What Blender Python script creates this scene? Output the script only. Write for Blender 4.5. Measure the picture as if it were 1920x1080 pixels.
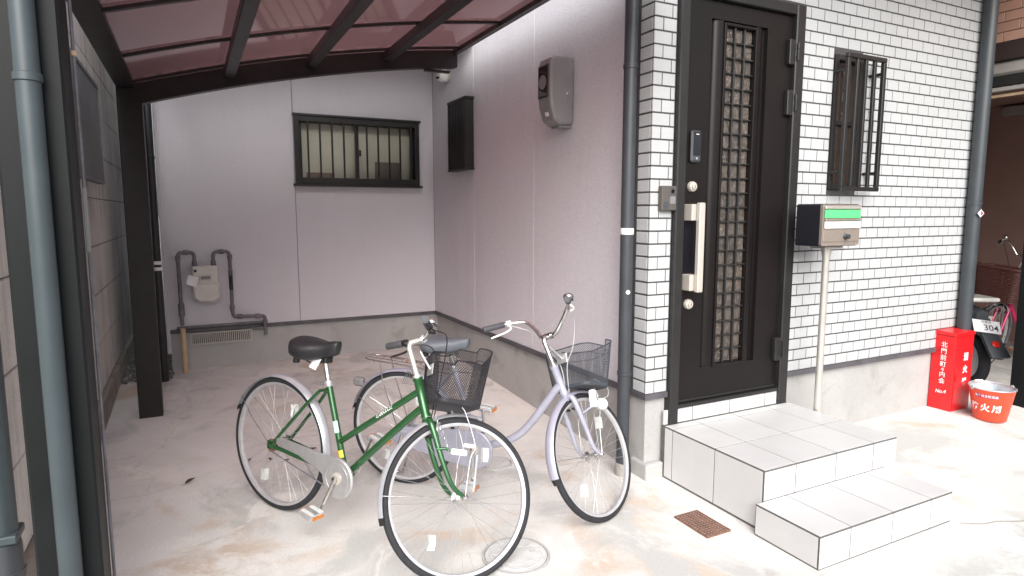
import bpy, bmesh, math, random
from mathutils import Vector, Matrix, Quaternion, noise as mnoise
random.seed(7)
sc = bpy.context.scene
for o in list(bpy.data.objects): bpy.data.objects.remove(o)
COL = sc.collection
rad = math.radians

# ---------------------------------------------------------------- camera
CAM_H = 1.55
cam_data = bpy.data.cameras.new('camera')
cam = bpy.data.objects.new('camera', cam_data)
COL.objects.link(cam)
cam_data.sensor_width = 36.0
cam_data.lens = 36.0 * 1183.7 / 1920.0
cam_data.clip_start = 0.02
cam_data.clip_end = 1000.0
cam.location = (0, 0, CAM_H)
cam.rotation_euler = (rad(90 - 6.803), 0, rad(-26.939))
sc.camera = cam

# ---------------------------------------------------------------- world, sun, exposure
SUN_EL, SUN_AZ = 34.0, 203.0           # degrees; azimuth clockwise from +Y
world = bpy.data.worlds.new('World')
sc.world = world
world.use_nodes = True
wn = world.node_tree.nodes; wl = world.node_tree.links
wn.clear()
w_out = wn.new('ShaderNodeOutputWorld'); w_bg = wn.new('ShaderNodeBackground')
w_sky = wn.new('ShaderNodeTexSky'); w_sky.sky_type = 'NISHITA'; w_sky.sun_disc = False
w_sky.sun_elevation = rad(SUN_EL); w_sky.sun_rotation = rad(SUN_AZ)
w_sky.air_density = 1.0; w_sky.dust_density = 3.0; w_sky.ozone_density = 1.0
w_hsv = wn.new('ShaderNodeHueSaturation'); w_hsv.inputs['Saturation'].default_value = 0.45
wl.new(w_sky.outputs[0], w_hsv.inputs['Color']); wl.new(w_hsv.outputs[0], w_bg.inputs['Color'])
w_bg.inputs['Strength'].default_value = 0.09
wl.new(w_bg.outputs[0], w_out.inputs['Surface'])

sun_data = bpy.data.lights.new('sun', 'SUN')
sun_data.energy = 1.5; sun_data.angle = rad(55); sun_data.color = (1.0, 0.98, 0.95)
sun = bpy.data.objects.new('sun', sun_data); COL.objects.link(sun)
_s = Vector((math.sin(rad(SUN_AZ)) * math.cos(rad(SUN_EL)), math.cos(rad(SUN_AZ)) * math.cos(rad(SUN_EL)), math.sin(rad(SUN_EL))))
sun.rotation_euler = (-_s).to_track_quat('-Z', 'Y').to_euler()
sun.location = (0, 0, 20)
sc.cycles.max_bounces = 14; sc.cycles.diffuse_bounces = 8
sc.view_settings.view_transform = 'Standard'
sc.view_settings.look = 'None'
sc.view_settings.gamma = 1.0
sc.view_settings.exposure = 1.56

# ---------------------------------------------------------------- materials
def nd(nt, t, **kw):
    n = nt.nodes.new(t)
    for k, v in kw.items():
        if k in n.inputs: n.inputs[k].default_value = v
        else: setattr(n, k, v)
    return n

def base_mat(name):
    m = bpy.data.materials.new(name); m.use_nodes = True
    nt = m.node_tree
    return m, nt, nt.nodes['Principled BSDF']

def coords(nt, space='Object'):
    if space == 'World':
        return nt.nodes.new('ShaderNodeNewGeometry').outputs['Position']
    return nt.nodes.new('ShaderNodeTexCoord').outputs['Object']

def c4(c): return (c[0], c[1], c[2], 1.0)

def pm(name, col, rough=0.5, metal=0.0, var=0.10, vscale=6.0, bump=0.0, bscale=60.0, space='Object', coat=0.0, rvar=0.15, spec=0.5, rnd=0.0):
    m, nt, b = base_mat(name); L = nt.links
    co = coords(nt, space)
    n1 = nd(nt, 'ShaderNodeTexNoise', Scale=vscale, Detail=6.0, Roughness=0.6); L.new(co, n1.inputs['Vector'])
    mx = nd(nt, 'ShaderNodeMix', data_type='RGBA'); 
    mx.inputs['A'].default_value = c4([c * (1 - var) for c in col]); mx.inputs['B'].default_value = c4([min(1, c * (1 + var)) for c in col])
    mr = nd(nt, 'ShaderNodeMapRange'); mr.inputs['From Min'].default_value = 0.3; mr.inputs['From Max'].default_value = 0.7
    L.new(n1.outputs['Fac'], mr.inputs['Value']); L.new(mr.outputs[0], mx.inputs['Factor'])
    out = mx.outputs['Result']
    if rnd > 0:
        oi = nt.nodes.new('ShaderNodeObjectInfo')
        r2 = nd(nt, 'ShaderNodeMapRange'); r2.inputs['To Min'].default_value = 1 - rnd; r2.inputs['To Max'].default_value = 1 + rnd * 0.4
        L.new(oi.outputs['Random'], r2.inputs['Value'])
        mu = nd(nt, 'ShaderNodeMix', data_type='RGBA', blend_type='MULTIPLY'); mu.inputs['Factor'].default_value = 1
        L.new(out, mu.inputs['A']); L.new(r2.outputs[0], mu.inputs['B']); out = mu.outputs['Result']
    L.new(out, b.inputs['Base Color'])
    rr = nd(nt, 'ShaderNodeMapRange'); rr.inputs['To Min'].default_value = max(0.03, rough * (1 - rvar)); rr.inputs['To Max'].default_value = min(1, rough * (1 + rvar))
    L.new(n1.outputs['Fac'], rr.inputs['Value']); L.new(rr.outputs[0], b.inputs['Roughness'])
    b.inputs['Metallic'].default_value = metal
    b.inputs['Specular IOR Level'].default_value = spec
    if coat: b.inputs['Coat Weight'].default_value = coat; b.inputs['Coat Roughness'].default_value = 0.08
    if bump:
        n2 = nd(nt, 'ShaderNodeTexNoise', Scale=bscale, Detail=4.0); L.new(co, n2.inputs['Vector'])
        bp = nd(nt, 'ShaderNodeBump', Strength=bump, Distance=0.004); L.new(n2.outputs['Fac'], bp.inputs['Height'])
        L.new(bp.outputs[0], b.inputs['Normal'])
    return m

def concrete_mat(name, base, tints, bscale=120.0, stain=(0.30, 0.28, 0.25), stain_amt=0.5, crack=True):
    m, nt, b = base_mat(name); L = nt.links
    co = coords(nt, 'World')
    cur = None
    for i, (col, sc_, lo, hi) in enumerate(tints):
        mp = nd(nt, 'ShaderNodeVectorMath', operation='ADD'); mp.inputs[1].default_value = (13.7 * i, 5.1 * i, 3.3 * i); L.new(co, mp.inputs[0])
        n = nd(nt, 'ShaderNodeTexNoise', Scale=sc_, Detail=8.0, Roughness=0.62, Distortion=0.6); L.new(mp.outputs[0], n.inputs['Vector'])
        mr = nd(nt, 'ShaderNodeMapRange', interpolation_type='SMOOTHSTEP'); mr.inputs['From Min'].default_value = lo; mr.inputs['From Max'].default_value = hi
        L.new(n.outputs['Fac'], mr.inputs['Value'])
        mx = nd(nt, 'ShaderNodeMix', data_type='RGBA'); L.new(mr.outputs[0], mx.inputs['Factor'])
        if cur is None: mx.inputs['A'].default_value = c4(base)
        else: L.new(cur, mx.inputs['A'])
        mx.inputs['B'].default_value = c4(col); cur = mx.outputs['Result']
    g = nd(nt, 'ShaderNodeTexNoise', Scale=bscale, Detail=6.0, Roughness=0.75); L.new(co, g.inputs['Vector'])
    gr = nd(nt, 'ShaderNodeMapRange'); gr.inputs['From Min'].default_value = 0.3; gr.inputs['From Max'].default_value = 0.7; gr.inputs['To Min'].default_value = 0.86; gr.inputs['To Max'].default_value = 1.10
    L.new(g.outputs['Fac'], gr.inputs['Value'])
    mu = nd(nt, 'ShaderNodeMix', data_type='RGBA', blend_type='MULTIPLY'); mu.inputs['Factor'].default_value = 1.0
    L.new(cur, mu.inputs['A']); L.new(gr.outputs[0], mu.inputs['B']); cur = mu.outputs['Result']
    # sharp-edged dark stains
    n = nd(nt, 'ShaderNodeTexNoise', Scale=2.3, Detail=10.0, Roughness=0.7, Distortion=1.2); L.new(co, n.inputs['Vector'])
    mr = nd(nt, 'ShaderNodeMapRange', interpolation_type='SMOOTHSTEP'); mr.inputs['From Min'].default_value = 0.56; mr.inputs['From Max'].default_value = 0.68; mr.inputs['To Max'].default_value = stain_amt
    L.new(n.outputs['Fac'], mr.inputs['Value'])
    mx = nd(nt, 'ShaderNodeMix', data_type='RGBA'); L.new(mr.outputs[0], mx.inputs['Factor']); L.new(cur, mx.inputs['A']); mx.inputs['B'].default_value = c4(stain); cur = mx.outputs['Result']
    if crack:
        wn_ = nd(nt, 'ShaderNodeTexNoise', Scale=1.6, Detail=5.0); L.new(co, wn_.inputs['Vector'])
        ad = nd(nt, 'ShaderNodeVectorMath', operation='SCALE'); ad.inputs['Scale'].default_value = 0.7; L.new(wn_.outputs['Color'], ad.inputs[0])
        a2 = nd(nt, 'ShaderNodeVectorMath', operation='ADD'); L.new(co, a2.inputs[0]); L.new(ad.outputs[0], a2.inputs[1])
        vo = nd(nt, 'ShaderNodeTexVoronoi', feature='DISTANCE_TO_EDGE', Scale=0.42); L.new(a2.outputs[0], vo.inputs['Vector'])
        mr = nd(nt, 'ShaderNodeMapRange'); mr.inputs['From Min'].default_value = 0.0; mr.inputs['From Max'].default_value = 0.004; mr.inputs['To Min'].default_value = 0.16; mr.inputs['To Max'].default_value = 0.0
        L.new(vo.outputs['Distance'], mr.inputs['Value'])
        mx = nd(nt, 'ShaderNodeMix', data_type='RGBA'); L.new(mr.outputs[0], mx.inputs['Factor']); L.new(cur, mx.inputs['A']); mx.inputs['B'].default_value = (0.16, 0.14, 0.12, 1); cur = mx.outputs['Result']
    L.new(cur, b.inputs['Base Color']); b.inputs['Roughness'].default_value = 0.85; b.inputs['Specular IOR Level'].default_value = 0.3
    bp = nd(nt, 'ShaderNodeBump', Strength=0.35, Distance=0.004); L.new(g.outputs['Fac'], bp.inputs['Height'])
    L.new(bp.outputs[0], b.inputs['Normal'])
    return m

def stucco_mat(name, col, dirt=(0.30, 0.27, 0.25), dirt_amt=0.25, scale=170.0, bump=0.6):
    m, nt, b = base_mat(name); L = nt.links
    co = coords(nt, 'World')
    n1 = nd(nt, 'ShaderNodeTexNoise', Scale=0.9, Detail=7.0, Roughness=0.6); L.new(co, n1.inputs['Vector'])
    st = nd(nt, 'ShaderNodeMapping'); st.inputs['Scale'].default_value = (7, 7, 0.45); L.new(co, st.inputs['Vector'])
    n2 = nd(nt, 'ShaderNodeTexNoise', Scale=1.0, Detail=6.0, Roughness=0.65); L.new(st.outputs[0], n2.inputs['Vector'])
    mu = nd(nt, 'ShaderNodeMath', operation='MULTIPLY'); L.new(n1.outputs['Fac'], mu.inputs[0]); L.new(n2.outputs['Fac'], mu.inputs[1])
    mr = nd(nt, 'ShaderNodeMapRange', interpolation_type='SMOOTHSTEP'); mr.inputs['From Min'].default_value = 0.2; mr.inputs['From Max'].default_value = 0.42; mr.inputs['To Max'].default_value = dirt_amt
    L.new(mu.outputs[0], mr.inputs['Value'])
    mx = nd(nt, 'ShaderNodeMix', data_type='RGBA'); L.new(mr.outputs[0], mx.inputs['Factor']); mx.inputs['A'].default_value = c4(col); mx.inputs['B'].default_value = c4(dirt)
    g = nd(nt, 'ShaderNodeTexNoise', Scale=scale, Detail=3.0, Roughness=0.6); L.new(co, g.inputs['Vector'])
    gr = nd(nt, 'ShaderNodeMapRange'); gr.inputs['From Min'].default_value = 0.35; gr.inputs['From Max'].default_value = 0.65; gr.inputs['To Min'].default_value = 0.90; gr.inputs['To Max'].default_value = 1.06
    L.new(g.outputs['Fac'], gr.inputs['Value'])
    m2 = nd(nt, 'ShaderNodeMix', data_type='RGBA', blend_type='MULTIPLY'); m2.inputs['Factor'].default_value = 1.0
    L.new(mx.outputs['Result'], m2.inputs['A']); L.new(gr.outputs[0], m2.inputs['B'])
    L.new(m2.outputs['Result'], b.inputs['Base Color']); b.inputs['Roughness'].default_value = 0.8; b.inputs['Specular IOR Level'].default_value = 0.3
    bp = nd(nt, 'ShaderNodeBump', Strength=bump, Distance=0.004); L.new(g.outputs['Fac'], bp.inputs['Height']); L.new(bp.outputs[0], b.inputs['Normal'])
    return m

def brick_mat(name, col, speck, amt=0.8, rnd=0.08):
    m, nt, b = base_mat(name); L = nt.links
    co = coords(nt, 'World')
    n = nd(nt, 'ShaderNodeTexNoise', Scale=260.0, Detail=2.0); L.new(co, n.inputs['Vector'])
    mr = nd(nt, 'ShaderNodeMapRange'); mr.inputs['From Min'].default_value = 0.60; mr.inputs['From Max'].default_value = 0.68; mr.inputs['To Max'].default_value = amt
    L.new(n.outputs['Fac'], mr.inputs['Value'])
    mx = nd(nt, 'ShaderNodeMix', data_type='RGBA'); L.new(mr.outputs[0], mx.inputs['Factor']); mx.inputs['A'].default_value = c4(col); mx.inputs['B'].default_value = c4(speck)
    n2 = nd(nt, 'ShaderNodeTexNoise', Scale=1.4, Detail=5.0); L.new(co, n2.inputs['Vector'])
    r2 = nd(nt, 'ShaderNodeMapRange'); r2.inputs['From Min'].default_value = 0.3; r2.inputs['From Max'].default_value = 0.7; r2.inputs['To Min'].default_value = 0.9; r2.inputs['To Max'].default_value = 1.03
    L.new(n2.outputs['Fac'], r2.inputs['Value'])
    oi = nt.nodes.new('ShaderNodeObjectInfo')
    r3 = nd(nt, 'ShaderNodeMapRange'); r3.inputs['To Min'].default_value = 1 - rnd; r3.inputs['To Max'].default_value = 1.0; L.new(oi.outputs['Random'], r3.inputs['Value'])
    mm = nd(nt, 'ShaderNodeMath', operation='MULTIPLY'); L.new(r2.outputs[0], mm.inputs[0]); L.new(r3.outputs[0], mm.inputs[1])
    m2 = nd(nt, 'ShaderNodeMix', data_type='RGBA', blend_type='MULTIPLY'); m2.inputs['Factor'].default_value = 1.0
    L.new(mx.outputs['Result'], m2.inputs['A']); L.new(mm.outputs[0], m2.inputs['B']); L.new(m2.outputs['Result'], b.inputs['Base Color'])
    b.inputs['Roughness'].default_value = 0.55
    n3 = nd(nt, 'ShaderNodeTexNoise', Scale=120.0, Detail=3.0); L.new(co, n3.inputs['Vector'])
    bp = nd(nt, 'ShaderNodeBump', Strength=0.25, Distance=0.003); L.new(n3.outputs['Fac'], bp.inputs['Height']); L.new(bp.outputs[0], b.inputs['Normal'])
    return m

def sheet_mat(name, tint, gloss_rough=0.08, streak=True):
    """thin clear coloured plastic or glass sheet: transmits tinted light, reflects at the surface"""
    m, nt, b = base_mat(name); L = nt.links; nt.nodes.remove(b)
    out = nt.nodes['Material Output']
    tr = nt.nodes.new('ShaderNodeBsdfTransparent'); gl = nt.nodes.new('ShaderNodeBsdfGlossy'); df = nt.nodes.new('ShaderNodeBsdfTranslucent')
    gl.inputs['Roughness'].default_value = gloss_rough
    co = coords(nt, 'World')
    st = nd(nt, 'ShaderNodeMapping'); st.inputs['Scale'].default_value = (1.2, 4.0, 1.2); L.new(co, st.inputs['Vector'])
    n = nd(nt, 'ShaderNodeTexNoise', Scale=2.0, Detail=6.0, Roughness=0.6, Distortion=0.8); L.new(st.outputs[0], n.inputs['Vector'])
    mr = nd(nt, 'ShaderNodeMapRange'); mr.inputs['From Min'].default_value = 0.3; mr.inputs['From Max'].default_value = 0.7; mr.inputs['To Min'].default_value = 0.8; mr.inputs['To Max'].default_value = 1.1
    L.new(n.outputs['Fac'], mr.inputs['Value'])
    mu = nd(nt, 'ShaderNodeMix', data_type='RGBA', blend_type='MULTIPLY'); mu.inputs['Factor'].default_value = 1.0 if streak else 0.0
    mu.inputs['A'].default_value = c4(tint); L.new(mr.outputs[0], mu.inputs['B']); L.new(mu.outputs['Result'], tr.inputs['Color'])
    df.inputs['Color'].default_value = c4(tint)
    m1 = nt.nodes.new('ShaderNodeMixShader'); m1.inputs[0].default_value = 0.25 if streak else 0.02
    L.new(tr.outputs[0], m1.inputs[1]); L.new(df.outputs[0], m1.inputs[2])
    fr = nd(nt, 'ShaderNodeFresnel', IOR=1.45); m2 = nt.nodes.new('ShaderNodeMixShader')
    L.new(fr.outputs[0], m2.inputs[0]); L.new(m1.outputs[0], m2.inputs[1]); L.new(gl.outputs[0], m2.inputs[2])
    L.new(m2.outputs[0], out.inputs['Surface'])
    return m

def glass_dark(name, col, rough=0.06, bump=0.0, bscale=40, spec=1.0):
    m, nt, b = base_mat(name); L = nt.links
    b.inputs['Base Color'].default_value = c4(col); b.inputs['Roughness'].default_value = rough; b.inputs['Specular IOR Level'].default_value = spec; b.inputs['IOR'].default_value = 1.7
    if bump:
        co = coords(nt, 'World')
        n = nd(nt, 'ShaderNodeTexNoise', Scale=bscale, Detail=3.0, Distortion=1.5); L.new(co, n.inputs['Vector'])
        bp = nd(nt, 'ShaderNodeBump', Strength=bump, Distance=0.01); L.new(n.outputs['Fac'], bp.inputs['Height']); L.new(bp.outputs[0], b.inputs['Normal'])
        oi = nt.nodes.new('ShaderNodeObjectInfo'); mr = nd(nt, 'ShaderNodeMapRange'); mr.inputs['To Min'].default_value = 0.6; mr.inputs['To Max'].default_value = 1.5
        L.new(oi.outputs['Random'], mr.inputs['Value'])
        mu = nd(nt, 'ShaderNodeMix', data_type='RGBA', blend_type='MULTIPLY'); mu.inputs['Factor'].default_value = 1; mu.inputs['A'].default_value = c4(col); L.new(mr.outputs[0], mu.inputs['B']); L.new(mu.outputs['Result'], b.inputs['Base Color'])
    return m

M = {}
M['ground'] = concrete_mat('concrete_yard', (0.61, 0.60, 0.575), [((0.66, 0.65, 0.63), 0.7, 0.42, 0.58), ((0.56, 0.47, 0.39), 1.1, 0.53, 0.66), ((0.49, 0.49, 0.475), 1.7, 0.50, 0.62), ((0.70, 0.68, 0.64), 2.8, 0.54, 0.64)], stain=(0.42, 0.39, 0.345), stain_amt=0.5)
M['plinth'] = concrete_mat('plinth_concrete', (0.36, 0.355, 0.35), [((0.40, 0.395, 0.39), 1.5, 0.42, 0.6), ((0.30, 0.29, 0.275), 2.6, 0.55, 0.7)], stain=(0.25, 0.23, 0.21), stain_amt=0.3, crack=False)
M['asphalt'] = pm('asphalt', (0.17, 0.17, 0.165), 0.9, var=0.25, vscale=3, bump=0.6, bscale=180, space='World')
M['stucco'] = stucco_mat('lilac_grey_render', (0.59, 0.575, 0.615), dirt=(0.40, 0.37, 0.36), dirt_amt=0.14, scale=120.0, bump=0.9)
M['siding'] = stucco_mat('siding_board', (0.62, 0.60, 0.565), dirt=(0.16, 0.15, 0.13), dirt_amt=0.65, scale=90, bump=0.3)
M['footing'] = concrete_mat('footing_concrete', (0.30, 0.27, 0.235), [((0.22, 0.20, 0.17), 2.0, 0.45, 0.6)], stain=(0.12, 0.11, 0.09), stain_amt=0.5, crack=False)
M['flashing'] = pm('dark_flashing', (0.075, 0.072, 0.082), 0.55, var=0.3, vscale=12, space='World', bump=0.2)
M['mortar'] = pm('dark_mortar', (0.058, 0.057, 0.058), 0.9, var=0.3, vscale=20, space='World')
M['brick'] = brick_mat('white_speckled_brick', (0.47, 0.485, 0.495), (0.27, 0.27, 0.265), 0.7)
M['pinkbrick'] = brick_mat('pink_brick', (0.50, 0.29, 0.22), (0.34, 0.18, 0.13), 0.5, 0.15)
M['redbrick'] = pm('red_brick', (0.28, 0.13, 0.085), 0.8, var=0.3, vscale=5, space='World')
M['tile'] = pm('white_step_tile', (0.55, 0.55, 0.55), 0.42, var=0.04, vscale=5, bump=0.12, bscale=150, space='World', rnd=0.05)
M['grout'] = pm('tile_grout', (0.10, 0.097, 0.092), 0.9, var=0.2, vscale=30, space='World')
M['door'] = pm('dark_brown_door', (0.0085, 0.0068, 0.0066), 0.40, var=0.12, vscale=3, spec=0.25, space='World')
M['doorframe'] = pm('black_aluminium', (0.018, 0.0175, 0.0175), 0.42, var=0.15, vscale=10, spec=0.4)
M['carport'] = pm('bronze_aluminium', (0.020, 0.0165, 0.017), 0.45, var=0.18, vscale=9, spec=0.35)
M['nearpost'] = pm('charcoal_aluminium', (0.0075, 0.0092, 0.0098), 0.5, var=0.15, vscale=5, spec=0.2, space='World')
M['sheet'] = sheet_mat('bronze_polycarbonate', (0.95, 0.69, 0.70))
M['pipe_grey'] = pm('blue_grey_pipe', (0.042, 0.056, 0.063), 0.42, var=0.10, vscale=6, spec=0.45)
M['pipe_mid'] = pm('grey_pipe', (0.042, 0.050, 0.057), 0.42, var=0.12, vscale=6, spec=0.45)
M['pipe_dark'] = pm('slate_pipe', (0.045, 0.050, 0.058), 0.42, var=0.12, vscale=7, spec=0.45)
M['pipe_black'] = pm('black_pipe', (0.012, 0.012, 0.014), 0.4, var=0.2, vscale=7)
M['pipe_steel'] = pm('taped_gas_pipe', (0.13, 0.125, 0.14), 0.5, var=0.3, vscale=22)
M['pipe_tan'] = pm('tan_sleeve', (0.50, 0.36, 0.23), 0.6, var=0.12, vscale=14)
M['meter_cream'] = pm('cream_enamel', (0.56, 0.54, 0.505), 0.45, var=0.06, vscale=8)
M['white_plastic'] = pm('white_plastic', (0.72, 0.72, 0.70), 0.4, var=0.05, vscale=8)
M['paper'] = pm('white_paper', (0.75, 0.74, 0.76), 0.8, var=0.05, vscale=10)
M['grey_box'] = pm('grey_meter_case', (0.20, 0.195, 0.20), 0.45, var=0.08, vscale=10)
M['vent'] = pm('beige_vent', (0.42, 0.40, 0.37), 0.6, var=0.12, vscale=18)
M['black_hole'] = pm('dark_cavity', (0.010, 0.010, 0.010), 0.9, var=0.2)
M['glass_pane'] = glass_dark('door_glass', (0.055, 0.040, 0.030), rough=0.16, bump=0.9, bscale=70, spec=0.8)
M['glass_win'] = glass_dark('window_glass', (0.040, 0.028, 0.023), rough=0.04, bump=0.02, bscale=3, spec=1.0)
M['frosted'] = sheet_mat('frosted_glass', (0.93, 0.93, 0.90), 0.25, streak=False)
M['curtain'] = pm('cream_blind', (0.70, 0.69, 0.645), 0.8, var=0.05, vscale=6)
M['box_grey'] = pm('grey_carton', (0.20, 0.18, 0.18), 0.8, var=0.1)
M['box_red'] = pm('dull_red_carton', (0.30, 0.17, 0.15), 0.8, var=0.1)
M['silver'] = pm('satin_silver', (0.62, 0.60, 0.56), 0.38, metal=0.6, var=0.06, vscale=9)
M['champagne'] = pm('champagne_handle', (0.52, 0.48, 0.435), 0.42, metal=0.3, var=0.05, vscale=9)
M['chrome'] = pm('worn_chrome', (0.66, 0.65, 0.63), 0.22, metal=1.0, var=0.08, vscale=30, rvar=0.5)
M['alloy'] = pm('brushed_alloy', (0.56, 0.56, 0.57), 0.42, metal=0.7, var=0.08, vscale=30, rvar=0.3)
M['rim'] = pm('rim_alloy', (0.58, 0.58, 0.60), 0.4, metal=0.5, var=0.08, vscale=30)
M['fender'] = pm('silver_fender', (0.50, 0.51, 0.55), 0.33, metal=0.45, var=0.08, vscale=18)
M['spoke'] = pm('dull_spoke_steel', (0.40, 0.40, 0.41), 0.5, metal=0.6, var=0.1)
M['tyre'] = pm('black_rubber', (0.026, 0.027, 0.031), 0.75, var=0.25, vscale=40, bump=0.5, bscale=160, spec=0.3)
M['rubber'] = pm('grey_rubber_grip', (0.055, 0.058, 0.066), 0.6, var=0.12, vscale=30)
M['saddle'] = pm('black_vinyl', (0.018, 0.018, 0.021), 0.42, var=0.15, vscale=18, bump=0.15, bscale=220)
M['saddle_grey'] = pm('grey_vinyl', (0.095, 0.105, 0.125), 0.55, var=0.10, vscale=14, bump=0.15, bscale=220)
M['green'] = pm('metallic_green_paint', (0.022, 0.100, 0.032), 0.26, metal=0.35, var=0.10, vscale=14, coat=0.5)
M['lilac'] = pm('lilac_paint', (0.35, 0.35, 0.43), 0.32, metal=0.2, var=0.07, vscale=14, coat=0.35)
M['pink'] = pm('magenta_paint', (0.55, 0.02, 0.12), 0.3, var=0.08, coat=0.4)
M['wire_black'] = pm('black_mesh_wire', (0.020, 0.020, 0.024), 0.5, var=0.1)
M['wire_grey'] = pm('grey_mesh_wire', (0.050, 0.058, 0.072), 0.5, var=0.1)
M['wicker'] = pm('brown_wicker', (0.085, 0.030, 0.024), 0.55, var=0.3, vscale=60, bump=0.5, bscale=120)
M['cable'] = pm('black_cable', (0.015, 0.015, 0.016), 0.45)
M['cable_grey'] = pm('grey_cable', (0.42, 0.42, 0.44), 0.45)
M['amber'] = pm('amber_reflector', (0.55, 0.20, 0.04), 0.25, var=0.15, vscale=60)
M['redplastic'] = pm('red_reflector', (0.55, 0.02, 0.015), 0.2, var=0.1)
M['clear'] = pm('clear_reflector', (0.60, 0.62, 0.60), 0.2, var=0.1, vscale=80)
M['yellow'] = pm('yellow_sticker', (0.75, 0.52, 0.05), 0.5, var=0.1)
M['teal'] = pm('pale_teal_sticker', (0.45, 0.70, 0.62), 0.5, var=0.2, vscale=60)
M['mail_side'] = pm('navy_charcoal_case', (0.012, 0.013, 0.018), 0.4, var=0.1)
M['mail_front'] = pm('brushed_taupe_metal', (0.36, 0.31, 0.27), 0.38, metal=0.5, var=0.06, vscale=25)
M['mail_green'] = pm('translucent_green', (0.10, 0.62, 0.20), 0.25, var=0.06)
M['red'] = pm('signal_red_paint', (0.62, 0.010, 0.014), 0.32, var=0.06, vscale=6, coat=0.15)
M['orange'] = pm('faded_orange_red', (0.66, 0.065, 0.025), 0.38, var=0.09, vscale=8)
M['maroon'] = pm('purple_red_band', (0.40, 0.03, 0.09), 0.5)
M['galv'] = pm('galvanised_steel', (0.50, 0.55, 0.58), 0.4, metal=0.5, var=0.15, vscale=16)
M['ink_white'] = pm('white_lettering', (0.82, 0.80, 0.80), 0.5, var=0.04)
M['ink_black'] = pm('black_lettering', (0.02, 0.02, 0.025), 0.5)
M['rust'] = pm('rusty_iron', (0.19, 0.095, 0.065), 0.8, var=0.35, vscale=30, bump=0.5, bscale=120)
M['iron_pale'] = pm('pale_worn_cover', (0.58, 0.58, 0.57), 0.6, var=0.08, vscale=20, bump=0.4, bscale=100)
M['iron_rim'] = pm('cover_rim', (0.42, 0.42, 0.41), 0.6, var=0.15, vscale=20)
M['leaf'] = pm('dry_leaf', (0.075, 0.045, 0.025), 0.7, var=0.3, vscale=30)
M['gravel'] = pm('dark_gravel', (0.16, 0.16, 0.145), 0.85, var=0.35, vscale=12, space='World')
M['garage_brown'] = pm('brown_garage_wall', (0.36, 0.235, 0.20), 0.7, var=0.08, vscale=3, space='World')
M['lintel'] = pm('dark_brown_lintel', (0.035, 0.022, 0.020), 0.6, var=0.1)
M['shutter'] = pm('grey_shutter_rail', (0.34, 0.32, 0.30), 0.55, var=0.1)
M['louver'] = pm('grey_louver', (0.14, 0.14, 0.145), 0.6, var=0.15, vscale=10)
M['scooter'] = pm('dark_grey_plastic', (0.050, 0.056, 0.064), 0.5, var=0.1)
M['scooter_white'] = pm('white_scooter_paint', (0.72, 0.72, 0.68), 0.3, var=0.04, coat=0.3)
M['scooter_black'] = pm('engine_black', (0.012, 0.012, 0.013), 0.5, var=0.2)
M['intercom'] = pm('taupe_intercom', (0.080, 0.072, 0.066), 0.5, var=0.08)
M['navy_gloss'] = pm('gloss_navy_black', (0.008, 0.008, 0.012), 0.12, var=0.05)

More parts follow.
